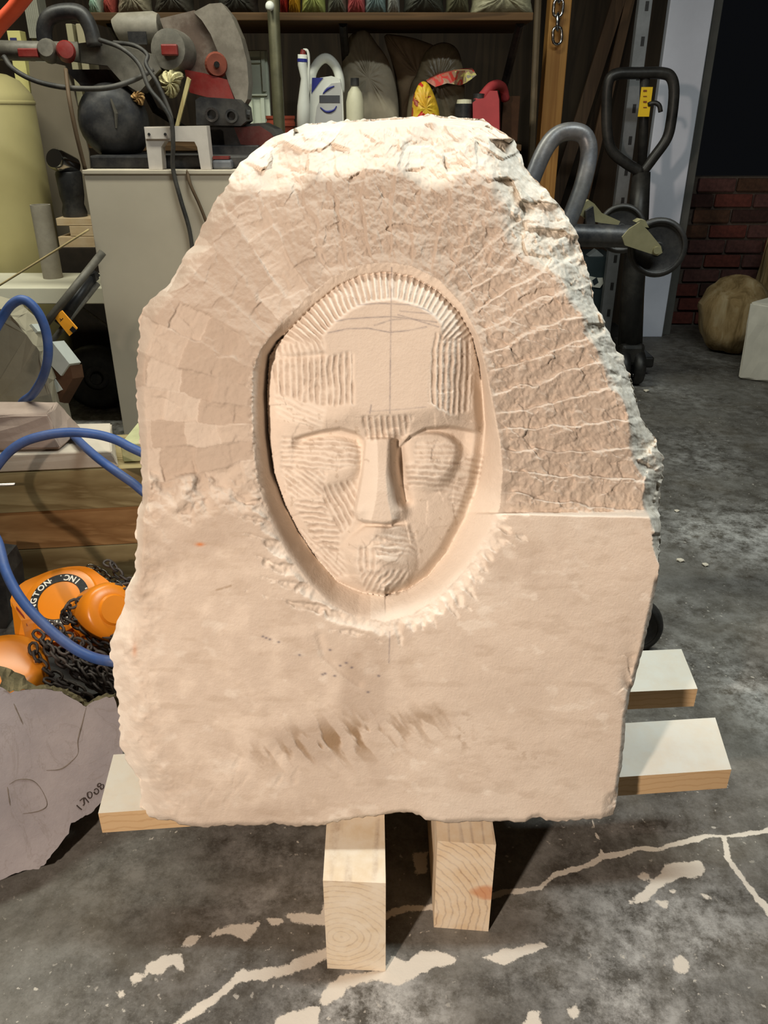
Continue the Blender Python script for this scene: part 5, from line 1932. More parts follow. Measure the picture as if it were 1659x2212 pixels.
# short green-tinted block beside it
q0 = W(268, 1015, 1.84)
q1 = W(340, 1012, 1.85)
lump('wood_block', [(q0.x, 1.84, ZT), (q1.x, 1.85, ZT), (q1.x, 2.0, ZT), (q0.x, 1.99, ZT)], [(q0.x, 1.84, ZT + 0.05), (q1.x, 1.85, ZT + 0.05), (q1.x, 2.0, ZT + 0.05), (q0.x, 1.99, ZT + 0.05)],
     plain('greenish_pine', (186, 184, 140), 0.8, var=0.1), 'short pale greenish block on the timber, half behind the carved stone', 'block', 0.0006, 0.003, 4)
# chamfered pinkish block
ZS = ZT + 0.053
b0, b1 = W(-140, 985, 1.775), W(134, 985, 1.795)
t0, t1 = W(-140, 898, 1.80), W(112, 898, 1.81)
lump('limestone_block', [(b0.x, 1.775, ZS), (b1.x, 1.795, ZS), (b1.x + 0.01, 1.93, ZS), (b0.x, 1.92, ZS)],
     [(b0.x, 1.79, ZS + 0.085), (b1.x - 0.022, 1.815, ZS + 0.085), (b1.x - 0.03, 1.90, ZS + 0.088), (b0.x, 1.90, ZS + 0.088)],
     m_pinkst, 'pinkish limestone block with sloping edges resting on the flat limestone', 'stone', 0.002, 0.006, 5)
# tall grey block behind with a ragged edge
ZG = 0.372
gy = 2.02
gp = poly([(-90, 640), (8, 668), (30, 690), (58, 722), (84, 760), (104, 830), (122, 905), (-90, 905)], gy)
for p in gp[-2:]:
    p.z = ZT
bm = B()
prism(bm, gp, (0.0, 0.10, 0.0))
bmesh.ops.triangulate(bm, faces=[f for f in bm.faces if len(f.verts) > 4])
bmesh.ops.subdivide_edges(bm, edges=list(bm.edges), cuts=3)
rg = random.Random(9)
for v in bm.verts:
    if v.co.z > ZT + 0.01:
        v.co += Vector((rg.uniform(-1, 1), rg.uniform(-1, 1), rg.uniform(-1, 1))) * 0.004
tag(fin('limestone_block', bm, m_greyst), 'tall grey limestone block with a slanting ragged edge inside the upper hose loop', 'stone')
# pale notched offcut leaning by it
no = thing('notched_casting', W(125, 905, 2.06), 'pale grey notched casting leaning against the tall grey limestone', 'casting')
m_cast = plain('pale_grey_casting', (186, 190, 184), 0.6, var=0.06)
for k, (pl, mm, nm) in enumerate((([(54, 708), (68, 700), (82, 716), (66, 728)], m_cast, 'lug'),
                                  ([(92, 752), (112, 738), (150, 786), (132, 812), (128, 808), (98, 776)], m_cast, 'upper_plate'),
                                  ([(92, 796), (98, 788), (134, 842), (118, 850), (104, 828)], m_cast, 'lower_plate'),
                                  ([(98, 776), (128, 810), (152, 790), (157, 818), (120, 884), (108, 850), (134, 842), (98, 788)], m_brownbox, 'web'))):
    bm = B()
    prism(bm, poly(pl, 2.06 + 0.004 * k), (0.012, 0.05, -0.01))
    fin(nm, bm, mm, no, bev=0.002)
# ------------------------------------------------------------------ chain hoist
m_orange = plain('orange_enamel', (226, 132, 26), 0.32, var=0.06, scale=12, bump=0.02, spec=0.5)
m_chain = plain('dusty_dark_chain', (78, 70, 66), 0.6, 0.4, var=0.2, scale=80)
m_chainbright = plain('oiled_chain', (96, 92, 86), 0.25, 0.9, var=0.1)
HY = 1.50
hc = W(131, 1300, HY)
hn = Vector((-0.06, -0.50, 0.86)).normalized()
hm = frame(hn, (1, 0.06, 0))
hx, hy = hm.col[0], hm.col[1]
ho = thing('chain_hoist', (hc.x, hc.y, 0), 'orange chain hoist with a round black and white maker label, in its own chain', 'hoist')


def onplane(px, py, off=0.0):
    d = ray(px, py)
    t = ((hc + hn * off) - CAM).dot(hn) / d.dot(hn)
    return CAM + d * t


# housing: rounded plate outline traced on the plane of its face
ol = [(22, 1296), (44, 1262), (80, 1244), (118, 1230), (160, 1223), (192, 1226), (214, 1240), (240, 1262), (236, 1284), (214, 1306), (200, 1340), (170, 1372), (130, 1386),
      (90, 1384), (58, 1366), (36, 1334)]
pts = smooth_path([onplane(x, y) for x, y in ol], 3, True)
bm = B()
prism(bm, pts, -hn * 0.085)
fin('housing', bm, m_orange, ho, True, bev=0.008, auto=50)
# raised rim + label ring
rr = 0.066
bm = B()
lathe(bm, [(rr * 1.28, 0.000), (rr * 1.22, 0.006), (rr * 1.1, 0.008), (0, 0.008)], hc, hn, 48, (1, 0, 0))
fin('face_boss', bm, m_orange, ho, True, auto=40)
bm = B()
lathe(bm, [(rr * 0.72, 0.0075), (rr * 0.72, 0.0092), (rr * 1.0, 0.0092), (rr * 1.0, 0.0075)], hc, hn, 56, (1, 0, 0))
ring_o = fin('label_ring', bm, m_black, ho)
m_let = plain('white_print', (226, 222, 210), 0.5, var=0.02, bump=0)
letters = []


def ring_text(txt, a0, step, outward):
    for i, ch_ in enumerate(txt):
        if ch_ == ' ':
            continue
        a = math.radians(a0 + i * step)
        radial = hx * math.cos(a) + hy * math.sin(a)
        up_ = radial if outward else -radial
        xax = up_.cross(hn)
        rot = Matrix((xax, up_, hn)).transposed()
        me = text_mesh('lettering', ch_, 0.0195, None, rot, hc + radial * rr * 0.86 + hn * 0.0096, 0.0004, bold=0.0005)
        letters.append(me)


# one word reads clockwise with its letter tops outward, the other back along the far side with tops inward
ring_text('HARRINGTON', 280, -17.0, True)
ring_text('·', 118, 1, True)
ring_text('HOISTS, INC.', -65, 14.6, False)
bmj = bmesh.new()
for me in letters:
    bmj.from_mesh(me)
    bpy.data.meshes.remove(me)
fin('lettering', bmj, m_let, ring_o)
# hand-wheel cover at right and end cover at lower left
bm = B()
c = W(236, 1322, 1.44)
lathe(bm, [(0, 0.036), (0.030, 0.036), (0.034, 0.030), (0.052, 0.030), (0.060, 0.022), (0.064, 0.004), (0.066, -0.05), (0.06, -0.07), (0, -0.07)], c, (0.62, -0.55, 0.55), 34)
fin('wheel_cover', bm, m_orange, ho, True, auto=50)
bm = B()
c = W(10, 1452, 1.30)
lathe(bm, [(0, 0.03), (0.055, 0.03), (0.078, 0.024), (0.084, 0.012), (0.084, -0.035), (0.07, -0.045), (0, -0.045)], c, (0.12, -0.25, 0.95), 36)
fin('end_cover', bm, m_orange, ho, True, auto=50)
bm = B()
prism(bm, [W(24, 1300, 1.45), W(46, 1340, 1.40), (W(60, 1400, 1.36)), W(56, 1432, 1.33), W(36, 1400, 1.36)], (0.0, 0.05, -0.03))
fin('side_cheek', bm, m_orange, ho, bev=0.004)
bm = B()
prism(bm, [W(36, 1310, 1.44), W(52, 1330, 1.425), W(60, 1352, 1.41), W(44, 1340, 1.42)], (0.0, -0.003, 0.002))
fin('red_sticker', bm, m_red, ho)
# chain strands
lk = link_mesh('chain_link', 0.0255, 0.0165, 0.0033, m_chain, 5, 4)
lkb = link_mesh('chain_link', 0.0225, 0.0130, 0.0024, m_chainbright, 5, 4)
strands = [([(192, 1222, 1.60), (214, 1232, 1.585), (238, 1246, 1.57), (262, 1262, 1.55), (290, 1272, 1.55)], lkb, 0.0175),
           ([(196, 1236, 1.57), (220, 1250, 1.56), (246, 1262, 1.55), (285, 1285, 1.54)], lkb, 0.0175),
           ([(226, 1214, 1.62), (244, 1222, 1.61), (258, 1240, 1.60), (290, 1262, 1.58)], lk, 0.019),
           ([(280, 1262, 1.48), (240, 1274, 1.46), (205, 1280, 1.45), (180, 1296, 1.44), (150, 1308, 1.43), (142, 1330, 1.42), (150, 1352, 1.41)], lk, 0.019),
           ([(140, 1318, 1.425), (150, 1340, 1.41), (172, 1352, 1.40), (196, 1372, 1.39), (222, 1392, 1.38), (262, 1410, 1.38)], lk, 0.019),
           ([(120, 1352, 1.40), (134, 1366, 1.39), (150, 1384, 1.38), (182, 1392, 1.37), (214, 1414, 1.36), (262, 1436, 1.36)], lk, 0.019),
           ([(165, 1330, 1.425), (184, 1342, 1.41), (206, 1356, 1.40), (232, 1372, 1.39), (264, 1382, 1.39)], lk, 0.019),
           ([(76, 1366, 1.36), (96, 1390, 1.345), (118, 1416, 1.33), (146, 1440, 1.32), (176, 1462, 1.31), (212, 1486, 1.30), (262, 1512, 1.30)], lk, 0.019),
           ([(96, 1372, 1.37), (112, 1398, 1.35), (130, 1420, 1.34), (158, 1432, 1.33), (186, 1446, 1.32), (228, 1470, 1.31), (270, 1488, 1.31)], lk, 0.019),
           ([(70, 1392, 1.33), (80, 1420, 1.31), (96, 1442, 1.30), (122, 1462, 1.29), (156, 1482, 1.28), (196, 1502, 1.27)], lk, 0.019),
           ([(130, 1402, 1.35), (160, 1414, 1.34), (196, 1432, 1.33), (236, 1452, 1.32), (270, 1462, 1.32)], lk, 0.019),
           ([(100, 1470, 1.27), (130, 1484, 1.265), (166, 1500, 1.26), (210, 1516, 1.26)], lk, 0.019),
           ([(216, 1440, 1.31), (226, 1466, 1.30), (236, 1492, 1.29), (250, 1510, 1.285)], lk, 0.019),
           ([(176, 1426, 1.33), (186, 1452, 1.31), (206, 1478, 1.30), (230, 1500, 1.29)], lk, 0.019),
           ([(110, 1346, 1.41), (124, 1360, 1.40), (144, 1372, 1.39), (166, 1372, 1.39)], lk, 0.019)]
for k, (pp, mm, pitch) in enumerate(strands):
    path = [W(x, y, Y) for x, y, Y in pp]
    for p in path:
        p.z = max(p.z, 0.008)
    chain(path, mm, pitch, ho, seed=60 + k, jit=0.0015)
# dark heap of chain under the visible strands
bm = B()
heap = [W(64, 1380, 1.40), W(150, 1370, 1.45), W(260, 1400, 1.45), W(280, 1500, 1.36), W(200, 1520, 1.31), (W(90, 1480, 1.31)), W(60, 1430, 1.34)]
for p in heap:
    p.z = max(p.z - 0.03, 0.02)
prism(bm, heap, (0, 0.06, -0.02))
fin('chain_heap', bm, m_rubber, ho, bev=0.01)
bm = B()
box(bm, (hc.x - 0.02, hc.y + 0.06, (hc.z - 0.10) / 2), (0.16, 0.13, max(0.02, hc.z - 0.10)))
fin('suspension_block', bm, m_rubber, ho, bev=0.006)

# dark tool shape at the far left behind the hoist
bm = B()
prism(bm, poly([(-40, 1262), (8, 1268), (22, 1300), (30, 1372), (24, 1400), (-40, 1400)], 1.58), (0, 0.1, 0))
o = fin('tool_case', bm, m_black, bev=0.01)
o.location.z = 0.0
tag(o, 'black tool case at the left edge behind the orange hoist', 'case')

# ------------------------------------------------------------------ blue hose, one length looping in and out of view
m_hose = plain('blue_rubber_hose', (58, 88, 148), 0.5, var=0.10, scale=30, dust=0.12)
bm = B()
hp = [(-60, 800, 1.75), (-20, 730, 1.78), (0, 694, 1.80), (25, 658, 1.80), (52, 648, 1.80), (80, 672, 1.80), (99, 715, 1.80), (104, 765, 1.80), (94, 812, 1.82), (72, 850, 1.88),
      (48, 874, 1.965), (96, 902, 1.965), (140, 924, 1.94), (156, 938, 1.88), (180, 962, 1.80), (212, 990, 1.74), (250, 1018, 1.70), (285, 1042, 1.68), (330, 1072, 1.66), (400, 1060, 1.64),
      (390, 1010, 1.64), (335, 990, 1.65), (285, 968, 1.66), (250, 950, 1.66), (205, 938, 1.655), (150, 934, 1.65), (95, 941, 1.645), (45, 958, 1.64), (5, 992, 1.63),
      (-30, 1050, 1.60), (-35, 1120, 1.52), (-6, 1168, 1.46), (12, 1232, 1.40), (44, 1292, 1.355), (92, 1346, 1.32), (150, 1394, 1.29), (200, 1420, 1.27), (250, 1430, 1.25),
      (320, 1440, 1.28), (420, 1500, 1.32)]
tube(bm, [W(x, y, Y) for x, y, Y in hp], 0.0105, 12, smooth=6)
tag(fin('air_hose', bm, m_hose, smooth=True), 'blue rubber air hose looping over the timbers and the chain hoist', 'hose')

# ------------------------------------------------------------------ grey stone with written number
m_slab = NT('grey_lilac_stone')
_v = m_slab.coord()
_n = m_slab.noise(_v, 6, 6, 0.6)
_c = m_slab.ramp(_n, [(0.3, lin((140, 134, 138))), (0.7, lin((172, 164, 166)))])
_vn = m_slab.ramp(m_slab.noise(_v, 9, 6, 0.6, 1.2), [(0.485, (0, 0, 0)), (0.5, (0.22, 0.22, 0.22)), (0.515, (0, 0, 0))])
_c = m_slab.mix(_vn, _c, lin((112, 100, 86)))
m_slab.bump(m_slab.noise(_v, 60, 5, 0.7), 0.3, 0.004)
m_slab = m_slab.out(_c, 0.9, 0, 0.2)
m_moss = plain('weathered_edge', (112, 102, 76), 0.95, var=0.45, scale=30, bump=0.6)
pA, pB, pC = G(-20, 1908, 0.035), G(150, 1800, 0.05), W(110, 1490, 1.08)
sn_ = (pB - pA).cross(pC - pA).normalized()
if sn_.z < 0:
    sn_ = -sn_


def onslab(px, py, off=0.0):
    d = ray(px, py)
    return CAM + d * (((pA + sn_ * off) - CAM).dot(sn_) / d.dot(sn_))


sl = thing('numbered_stone', (pA.x, pA.y + 0.1, 0), 'flat grey-lilac stone slab with 17100B written on it, left of the carving', 'stone')
ol = [(-160, 1500), (-80, 1478), (0, 1482), (22, 1496), (50, 1490), (78, 1488), (110, 1490), (132, 1494), (150, 1504), (172, 1518), (186, 1526), (205, 1514), (230, 1506), (246, 1506), (258, 1540),
      (266, 1600), (266, 1690), (238, 1712), (210, 1742), (196, 1756), (178, 1766), (166, 1774), (154, 1778), (148, 1800), (130, 1824), (112, 1846), (98, 1864), (84, 1876), (64, 1878), (40, 1884), (18, 1892), (0, 1902), (-160, 1960)]
jr_ = random.Random(8)
fine = []
for (x0, y0), (x1, y1) in zip(ol, ol[1:] + ol[:1]):
    for k in range(3):
        t = k / 3
        fine.append((x0 + (x1 - x0) * t + jr_.uniform(-1.5, 1.5), y0 + (y1 - y0) * t + jr_.uniform(-1.5, 1.5)))
bm = B()
topv = [onslab(x, y) for x, y in fine]
prism(bm, topv, -sn_ * 0.03)
fin('slab', bm, m_slab, sl)
# weathered rear edge standing up behind the face
bm = B()
lo_ = [(0, 1486), (22, 1497), (50, 1491), (78, 1489), (110, 1491), (132, 1495), (150, 1505), (172, 1519), (186, 1527), (205, 1515), (230, 1507), (248, 1507)]
hi_ = [(0, 1438), (22, 1446), (50, 1462), (78, 1480), (110, 1482), (132, 1485), (150, 1490), (172, 1502), (190, 1518), (207, 1506), (230, 1499), (250, 1498)]
va = [bm.verts.new(onslab(x, y, -0.001)) for x, y in lo_]
vb_ = []
for (x, y), (x2, y2) in zip(hi_, lo_):
    b0_ = onslab(x2, y2)
    vb_.append(bm.verts.new(W(x, y, b0_.y + 0.035 + (0.03 if x < 60 else 0))))
vc = [bm.verts.new(v.co + Vector((0, 0.02, -0.06))) for v in vb_]
for i in range(len(va) - 1):
    bm.faces.new((va[i], va[i + 1], vb_[i + 1], vb_[i]))
    bm.faces.new((vb_[i], vb_[i + 1], vc[i + 1], vc[i]))
bmesh.ops.subdivide_edges(bm, edges=list(bm.edges), cuts=2, use_grid_fill=True)
for v in bm.verts:
    v.co += Vector((jr_.uniform(-1, 1), jr_.uniform(-1, 1), jr_.uniform(-1, 1))) * 0.003
fin('weathered_edge', bm, m_moss, sl)
# pencilled number, drawn as strokes on the face
m_pen = plain('dark_pencil', (62, 52, 48), 0.9, var=0.1, bump=0)
z_ = lambda pts: [(120 + x / 11.85, 1660 + y / 11.85) for x, y in pts]
strokes = [z_([(540, 940), (600, 1000), (670, 1055)]), z_([(615, 830), (680, 775), (730, 745)]), z_([(720, 750), (722, 830), (735, 900), (705, 950)]),
           z_([(745, 745), (800, 810), (850, 870)]),
           z_([(815, 620), (880, 600), (930, 640), (925, 720), (880, 765), (830, 730), (812, 670), (815, 620)]),
           z_([(985, 560), (1030, 515), (1085, 540), (1100, 600), (1060, 655), (1005, 640), (980, 600)]),
           z_([(1060, 440), (1100, 385), (1150, 390), (1160, 430), (1110, 470), (1070, 450)]),
           z_([(1150, 430), (1210, 410), (1230, 450), (1215, 510), (1170, 530), (1140, 480)])]
bm = B()
for s_ in strokes:
    tube(bm, [onslab(x, y, 0.0004) for x, y in s_], 0.0011, 6, smooth=3, flat=0.5)
fin('written_number', bm, m_pen, sl)
m_seam = plain('stone_seam', (116, 106, 98), 0.95, var=0.3, scale=60, bump=0.3)
bm = B()
for s_ in ([(186, 1528), (178, 1560), (168, 1600), (168, 1628), (148, 1650), (128, 1662), (100, 1664)], [(20, 1694), (40, 1684), (70, 1686), (90, 1706), (102, 1738), (84, 1752), (50, 1758)],
           [(16, 1700), (22, 1740)], [(30, 1520), (50, 1565)]):
    tube(bm, [onslab(x, y, 0.0) for x, y in s_], [0.0005, 0.0014, 0.0006, 0.0014, 0.0005], 6, smooth=5, flat=0.5)
fin('seam', bm, m_seam, sl)
bm = B()
c = onslab(90, 1560)
box(bm, (c.x - 0.05, c.y + 0.02, (c.z - 0.075) / 2), (0.14, 0.06, c.z - 0.075))
tag(fin('prop_stone', bm, m_greyst, bev=0.01), 'grey stone block propping up the numbered slab from below', 'stone')
# ------------------------------------------------------------------ convertible hand truck behind the carving
m_truck = plain('worn_grey_tube', (84, 86, 90), 0.4, 0.4, var=0.25, scale=30, dust=0.25)
m_trkblk = plain('worn_black_tube', (40, 42, 46), 0.45, 0.3, var=0.3, scale=30, dust=0.18)
ht = thing('hand_truck', (W(1300, 1350, 1.55).x, 1.55, 0), 'grey and black folding hand truck standing behind the carved stone', 'hand truck')
bm = B()
tube(bm, [W(1120, 470, 1.93), W(1150, 386, 1.95), W(1178, 322, 1.97), W(1204, 292, 1.98), W(1238, 284, 1.98), (W(1264, 296, 1.98)), W(1272, 334, 1.97), W(1258, 400, 1.95), W(1228, 480, 1.93),
          W(1204, 545, 1.91), W(1190, 640, 1.88)], 0.0195, 14, smooth=6)
fin('handle', bm, m_truck, ht, True)
for (a, b) in (((1190, 640, 1.88), (1290, 1352, 1.53)), ((1060, 640, 1.88), (1120, 1352, 1.53))):
    bm = B()
    tube(bm, [W(*a), W(*b)], 0.018, 12)
    fin('rail', bm, m_truck, ht, True)
bm = B()
tube(bm, [W(1120, 470, 1.93), W(1060, 640, 1.88)], 0.0195, 12)
fin('handle_leg', bm, m_truck, ht, True)
bm = B()
tube(bm, [W(1150, 506, 1.93), W(1240, 508, 1.93), W(1375, 512, 1.93), W(1392, 513, 1.93)], [0.025, 0.025, 0.025, 0.021], 16)
fin('cross_tube', bm, m_trkblk, ht, True, auto=50)


def caster(name, c, axis, R, parent, wdt=0.028):
    bm = B()
    lathe(bm, [(R * 0.80, wdt * 0.40), (R * 0.82, wdt * 0.5), (R * 0.90, wdt * 0.5), (R * 0.97, wdt * 0.38), (R, wdt * 0.2), (R, -wdt * 0.2), (R * 0.97, -wdt * 0.38), (R * 0.9, -wdt * 0.5), (R * 0.80, -wdt * 0.5)],
          c, axis, 40)
    w = fin(name, bm, m_rubber, parent, True)
    bm = B()
    lathe(bm, [(0, wdt * 0.55), (R * 0.16, wdt * 0.55), (R * 0.2, wdt * 0.36), (R * 0.74, wdt * 0.30), (R * 0.80, wdt * 0.36), (R * 0.81, wdt * 0.3), (R * 0.81, -wdt * 0.3), (0, -wdt * 0.3)], c, axis, 32)
    fin('hub', bm, m_black, w, True, auto=40)
    return w


c1 = W(1420, 535, 1.92)
caster('caster_wheel', c1, (-0.12, -1, 0.10), 0.066, ht)
c2 = W(1342, 494, 2.06)
caster('caster_wheel', c2, (-0.2, -1, 0.15), 0.058, ht)
bm = B()
prism(bm, poly([(1344, 512), (1360, 494), (1382, 480), (1400, 498), (1428, 532), (1431, 546), (1420, 553), (1350, 530)], 1.890), (0, 0.005, 0))
cb = fin('caster_fork', bm, m_zinc, ht, bev=0.0015)
bm = B()
lathe(bm, [(0, 0.008), (0.008, 0.008), (0.008, -0.002), (0, -0.002)], W(1417, 540, 1.893), (0, -1, 0), 12)
fin('axle_bolt', bm, m_zinc, cb)
bm = B()
prism(bm, poly([(1246, 452), (1256, 440), (1272, 432), (1284, 440), (1300, 460), (1340, 478), (1336, 486), (1300, 482), (1270, 476), (1250, 462)], 2.0), (0, 0.03, 0))
fin('caster_fork', bm, m_zinc, ht, bev=0.003)
bm = B()
prism(bm, poly([(1266, 456), (1282, 446), (1286, 484), (1268, 486)], 1.985), (0, 0.02, 0))
fin('latch', bm, m_dkgrey, ht, bev=0.002)
bm = B()
prism(bm, poly([(1374, 480), (1384, 474), (1394, 476), (1402, 492), (1388, 490)], 1.91), (0, 0.03, 0))
fin('latch', bm, m_zinc, ht, bev=0.002)
cw = W(1366, 1350, 1.505)
cw.z = 0.066
caster('main_wheel', cw, (-0.25, -1, 0.05), 0.066, ht, 0.04)
cw2 = cw + Vector((-0.36, 0.09, 0.0))
caster('main_wheel', cw2, (-0.25, -1, 0.05), 0.066, ht, 0.04)
bm = B()
tube(bm, [cw, cw2], 0.010, 10)
fin('axle', bm, m_steel, ht, True)

# ------------------------------------------------------------------ pallet jack
PY_ = 3.55
m_jack = plain('black_enamel_tube', (30, 29, 28), 0.42, 0.2, var=0.25, scale=20, dust=0.06)
pj = thing('pallet_jack', (W(1365, 815, PY_).x, PY_, 0), 'black pallet jack with a tall loop handle and yellow label', 'pallet jack')
bm = B()
tube(bm, [W(x, y, PY_ + 0.02) for x, y in [(1386, 372), (1352, 352), (1322, 326), (1312, 290), (1310, 230), (1314, 178), (1332, 160), (1380, 158), (1430, 158), (1450, 168), (1456, 200), (1450, 260),
                                        (1440, 300), (1412, 340), (1388, 372)]], 0.0215, 12, smooth=5)
fin('loop_handle', bm, m_jack, pj, True)
bm = B()
tube(bm, [W(1393, 160, PY_ + 0.03), W(1391, 250, PY_ + 0.03), W(1386, 380, PY_ + 0.03)], 0.019, 12)
fin('grip_stem', bm, m_jack, pj, True)
pb_ = W(1352, 810, PY_)
bm = B()
tube(bm, [W(1386, 372, PY_ + 0.03), W(1378, 480, PY_ + 0.02), W(1366, 640, PY_), Vector((pb_.x, PY_, 0.16))], [0.036, 0.044, 0.05, 0.055], 14)
fin('shaft', bm, m_jack, pj, True)
fin('warning_label', fb(1386, 188, 1402, 252, PY_ - 0.002, 0.004), m_yellow, pj)
for k in range(4):
    bm = B()
    a = W(1389, 196 + k * 12, PY_ - 0.004)
    box(bm, (a.x + 0.008, a.y, a.z), (0.014, 0.001, 0.003 if k % 2 else 0.006))
    fin('label_print', bm, plain('label_ink_%d' % k, (120, 60, 20), 0.6, bump=0), pj)
bm = B()
tube(bm, [W(1400, 226, PY_), W(1414, 222, PY_ - 0.01), W(1424, 228, PY_ - 0.015), W(1427, 242, PY_ - 0.015)], 0.009, 8, smooth=3)
fin('release_lever', bm, m_jack, pj, True)
bm = B()
box(bm, (pb_.x, PY_ + 0.02, 0.14), (0.11, 0.16, 0.10))
fin('pump_body', bm, m_jack, pj, bev=0.02)
for s in (-1, 1):
    bm = B()
    lathe(bm, [(0, 0.025), (0.05, 0.025), (0.075, 0.02), (0.08, 0.0), (0.075, -0.02), (0.05, -0.025), (0, -0.025)], (pb_.x + s * 0.034, PY_ - 0.03, 0.08), (1, 0, 0), 26)
    fin('steer_wheel', bm, m_rubber, pj, True)
for s in (-1, 1):
    bm = B()
    box(bm, (pb_.x + s * 0.17 - 0.1, PY_ + 0.42, 0.07), (0.15, 0.7, 0.05))
    fin('fork', bm, m_jack, pj, bev=0.008)
bm = B()
lathe(bm, [(0.016, -0.006), (0.022, -0.006), (0.022, 0.006), (0.016, 0.006), (0.016, -0.006)], W(1372, 806, PY_ - 0.06), (0, -0.4, 1), 20)
fin('steel_collar', bm, m_chrome, pj, True)

# ------------------------------------------------------------------ slotted steel upright, boards and tote behind the jack
sa, sb = W(1372, 0, 3.85), W(1326, 720, 3.85)
su = thing('slotted_upright', (sb.x, 3.85, 0), 'grey slotted steel channel standing behind the pallet jack', 'steel channel')
m_slot = plain('galvanised_channel', (128, 130, 132), 0.5, 0.4, var=0.12)
wd_ = 0.05
bm = B()
xx = (sa.x + sb.x) / 2
for (dx, dy, sx, sy) in ((0, 0, wd_, 0.004), (-wd_ / 2, 0.018, 0.004, 0.036), (wd_ / 2, 0.018, 0.004, 0.036)):
    box(bm, (xx + dx, 3.85 + dy, 1.15), (sx, sy, 2.3))
fin('channel', bm, m_slot, su)
for k in range(16):
    bm = B()
    box(bm, (xx + 0.006, 3.8475, 0.25 + k * 0.125), (0.014, 0.003, 0.034))
    fin('slot', bm, m_black, su)
for (p, q, r, rgb, lab_) in (((1345, -20), (1286, 170), 0.03, (92, 70, 50), 'left dark board leaning behind the pallet jack handle'),
                             ((1362, 0), (1322, 180), 0.022, (104, 80, 58), 'right dark board leaning behind the pallet jack handle'),):
    a, b = W(*p, 4.36), W(*q, 4.32)
    d = (b - a)
    e = a + d * ((0.0 - a.z) / d.z)
    e.y = 4.24
    a2 = a - d * 0.4
    bm = B()
    t = (e - a2).normalized()
    m_ = frame(t, (1, 0, 0))
    box(bm, (a2 + e) / 2 + Vector((0, 0, 0.02)), (r * 2, 0.02, (e - a2).length - 0.06), m_)
    tag(fin('leaning_board', bm, wood('leaning_%d' % int(r * 1000), rgb, tuple(int(c * 0.75) for c in rgb), 'z', 4)), lab_, 'board', 'boards leaning behind the pallet jack')
TY = 3.95
a, b = W(1258, 556, TY), W(1330, 556, TY)
tt = thing('storage_tote', ((a.x + b.x) / 2, TY + 0.12, 0), 'dark teal storage tote with a torn white label behind the stone', 'tote')
bm = B()
hexa(bm, [(a.x + 0.02, TY + 0.02, 0), (b.x - 0.01, TY + 0.02, 0), (b.x - 0.01, TY + 0.24, 0), (a.x + 0.02, TY + 0.24, 0), (a.x, TY, a.z), (b.x, TY, a.z), (b.x, TY + 0.26, a.z), (a.x, TY + 0.26, a.z)])
fin('tub', bm, plain('dark_teal_plastic', (46, 58, 62), 0.5, var=0.1), tt, bev=0.006)
bm = B()
prism(bm, poly([(1272, 596), (1290, 600), (1302, 600), (1303, 612), (1296, 622), (1280, 620)], TY - 0.002), (0, 0.003, 0))
lb_ = fin('label', bm, m_offwhite, tt)
bm = B()
prism(bm, poly([(1279, 606), (1289, 599), (1293, 610), (1283, 617)], TY - 0.004), (0, 0.003, 0))
fin('dark_diamond', bm, plain('ink', (40, 50, 56), 0.6, bump=0), lb_)
bm = B()
prism(bm, poly([(1266, 558), (1290, 540), (1304, 552), (1300, 560)], TY + 0.03), (0, 0.06, 0))
fin('lid_flap', bm, plain('grey_flap', (130, 136, 138), 0.6), tt)
# ------------------------------------------------------------------ rough stones by the doorway
def boulder(name, c, s, mat, label, seed, cuts=()):
    bm = B()
    bmesh.ops.create_icosphere(bm, subdivisions=4, radius=1.0)
    rg = np.random.default_rng(seed)
    for v in bm.verts:
        p = v.co.copy()
        for (n, d) in cuts:
            n = Vector(n).normalized()
            k = p.dot(n) - d
            if k > 0:
                p -= n * k
        nn = 0.03 * math.sin(p.x * 7 + seed) * math.sin(p.y * 6 + 1) + 0.02 * math.sin(p.z * 13 + p.x * 9)
        p += v.co.normalized() * (nn + rg.uniform(-0.012, 0.012))
        v.co = Vector((p.x * s[0], p.y * s[1], p.z * s[2]))
    zmin = min(v.co.z for v in bm.verts)
    for v in bm.verts:
        v.co += Vector((c[0], c[1], c[2] - zmin))
    return tag(fin(name, bm, mat, smooth=True, auto=35), label, 'boulder')


m_tan = NT('tan_streaked_stone')
_v = m_tan.coord((3, 3, 0.6))
_n = m_tan.noise(_v, 5, 6, 0.65, 0.6)
_c = m_tan.ramp(_n, [(0.3, lin((96, 76, 44))), (0.5, lin((148, 124, 86))), (0.72, lin((178, 160, 126)))])
m_tan.bump(_n, 0.4, 0.01)
m_tan = m_tan.out(_c, 0.9, 0, 0.2)
b0_ = G(1592, 772)
sc_ = PXM(1592, 700, b0_.y)
boulder('boulder', (b0_.x, b0_.y + 0.14, 0), (78 * sc_, 0.18, 88 * sc_), m_tan, 'rounded tan boulder with brown streaks by the brick wall', 3,
        (((-0.5, -0.8, 0.1), 0.86), ((0, 0, -1), 0.85), ((-0.9, 0.2, -0.3), 0.85), ((-0.4, -0.3, 0.8), 0.85)))
w0 = G(1622, 822)
zt2 = W(1620, 650, w0.y).z
x0_ = W(1612, 700, w0.y).x
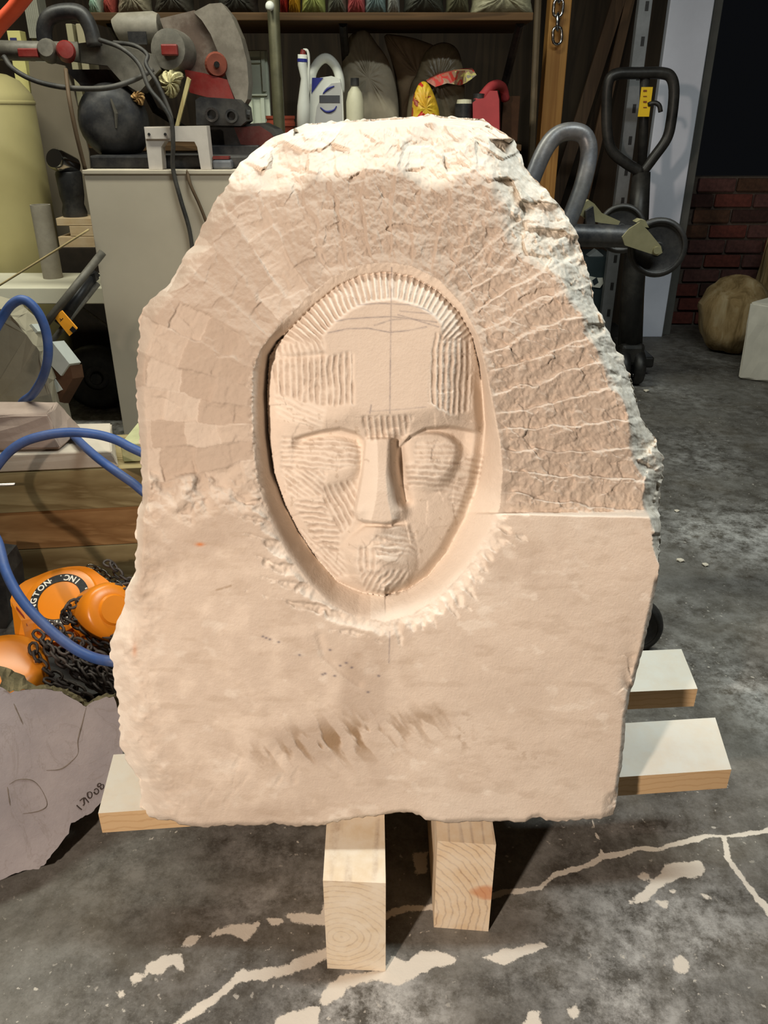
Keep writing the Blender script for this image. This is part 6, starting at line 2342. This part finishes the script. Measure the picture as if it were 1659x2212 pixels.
lump('white_stone_block', [(x0_ + 0.02, w0.y + 0.02, 0), (x0_ + 0.16, w0.y - 0.05, 0), (x0_ + 0.40, w0.y + 0.02, 0), (x0_ + 0.3, w0.y + 0.2, 0)],
     [(x0_, w0.y + 0.02, zt2 * 0.98), (x0_ + 0.15, w0.y - 0.05, zt2 * 0.93), (x0_ + 0.40, w0.y + 0.02, zt2), (x0_ + 0.28, w0.y + 0.18, zt2 * 1.05)],
     plain('white_limestone', (196, 190, 176), 0.9, var=0.1, scale=9, bump=0.2), 'pale squared stone block at the right edge in front of the boulder', 'stone', 0.003, 0.012, 12)
tb0 = W(1640, 640, b0_.y + 0.35)
lump('tan_pillar_stone', [(tb0.x - 0.02, tb0.y, 0), (tb0.x + 0.4, tb0.y, 0), (tb0.x + 0.4, tb0.y + 0.15, 0), (tb0.x, tb0.y + 0.15, 0)],
     [(tb0.x + 0.03, tb0.y, W(1650, 480, tb0.y).z), (tb0.x + 0.35, tb0.y, W(1650, 470, tb0.y).z), (tb0.x + 0.35, tb0.y + 0.14, W(1650, 470, tb0.y).z), (tb0.x + 0.05, tb0.y + 0.14, W(1650, 480, tb0.y).z)],
     m_tan, 'tall tan stone standing behind the boulder at the right edge', 'stone', 0.008, 0.02, 13)

# stone chips scattered on the floor
m_chip = plain('stone_chip', (214, 204, 186), 0.9, var=0.05)
cr_ = random.Random(21)
for k, (x, y, s, where) in enumerate(((1470, 1212, 0.010, 'lone stone chip on the floor right of the lower ledge'), (1524, 1222, 0.008, 'small flat stone chip further right of the carving'),
                                      (1396, 846, 0.012, 'stone chip on the floor below the pallet jack'), (1462, 1105, 0.007, 'tiny stone chip near the dusty streak at right'),
                                      (228, 878, 0.010, 'stone chip on the floor beside the cabinet'))):
    c = G(x, y)
    bm = B()
    bmesh.ops.create_icosphere(bm, subdivisions=1, radius=s)
    for v in bm.verts:
        v.co = Vector((v.co.x * 1.4, v.co.y, v.co.z * 0.5)) * cr_.uniform(0.7, 1.2) + Vector((c.x, c.y, s * 0.5))
    o = fin('stone_chip', bm, m_chip)
    o.location.z = 0
    tag(o, where, 'chip', 'stone chips on the floor')
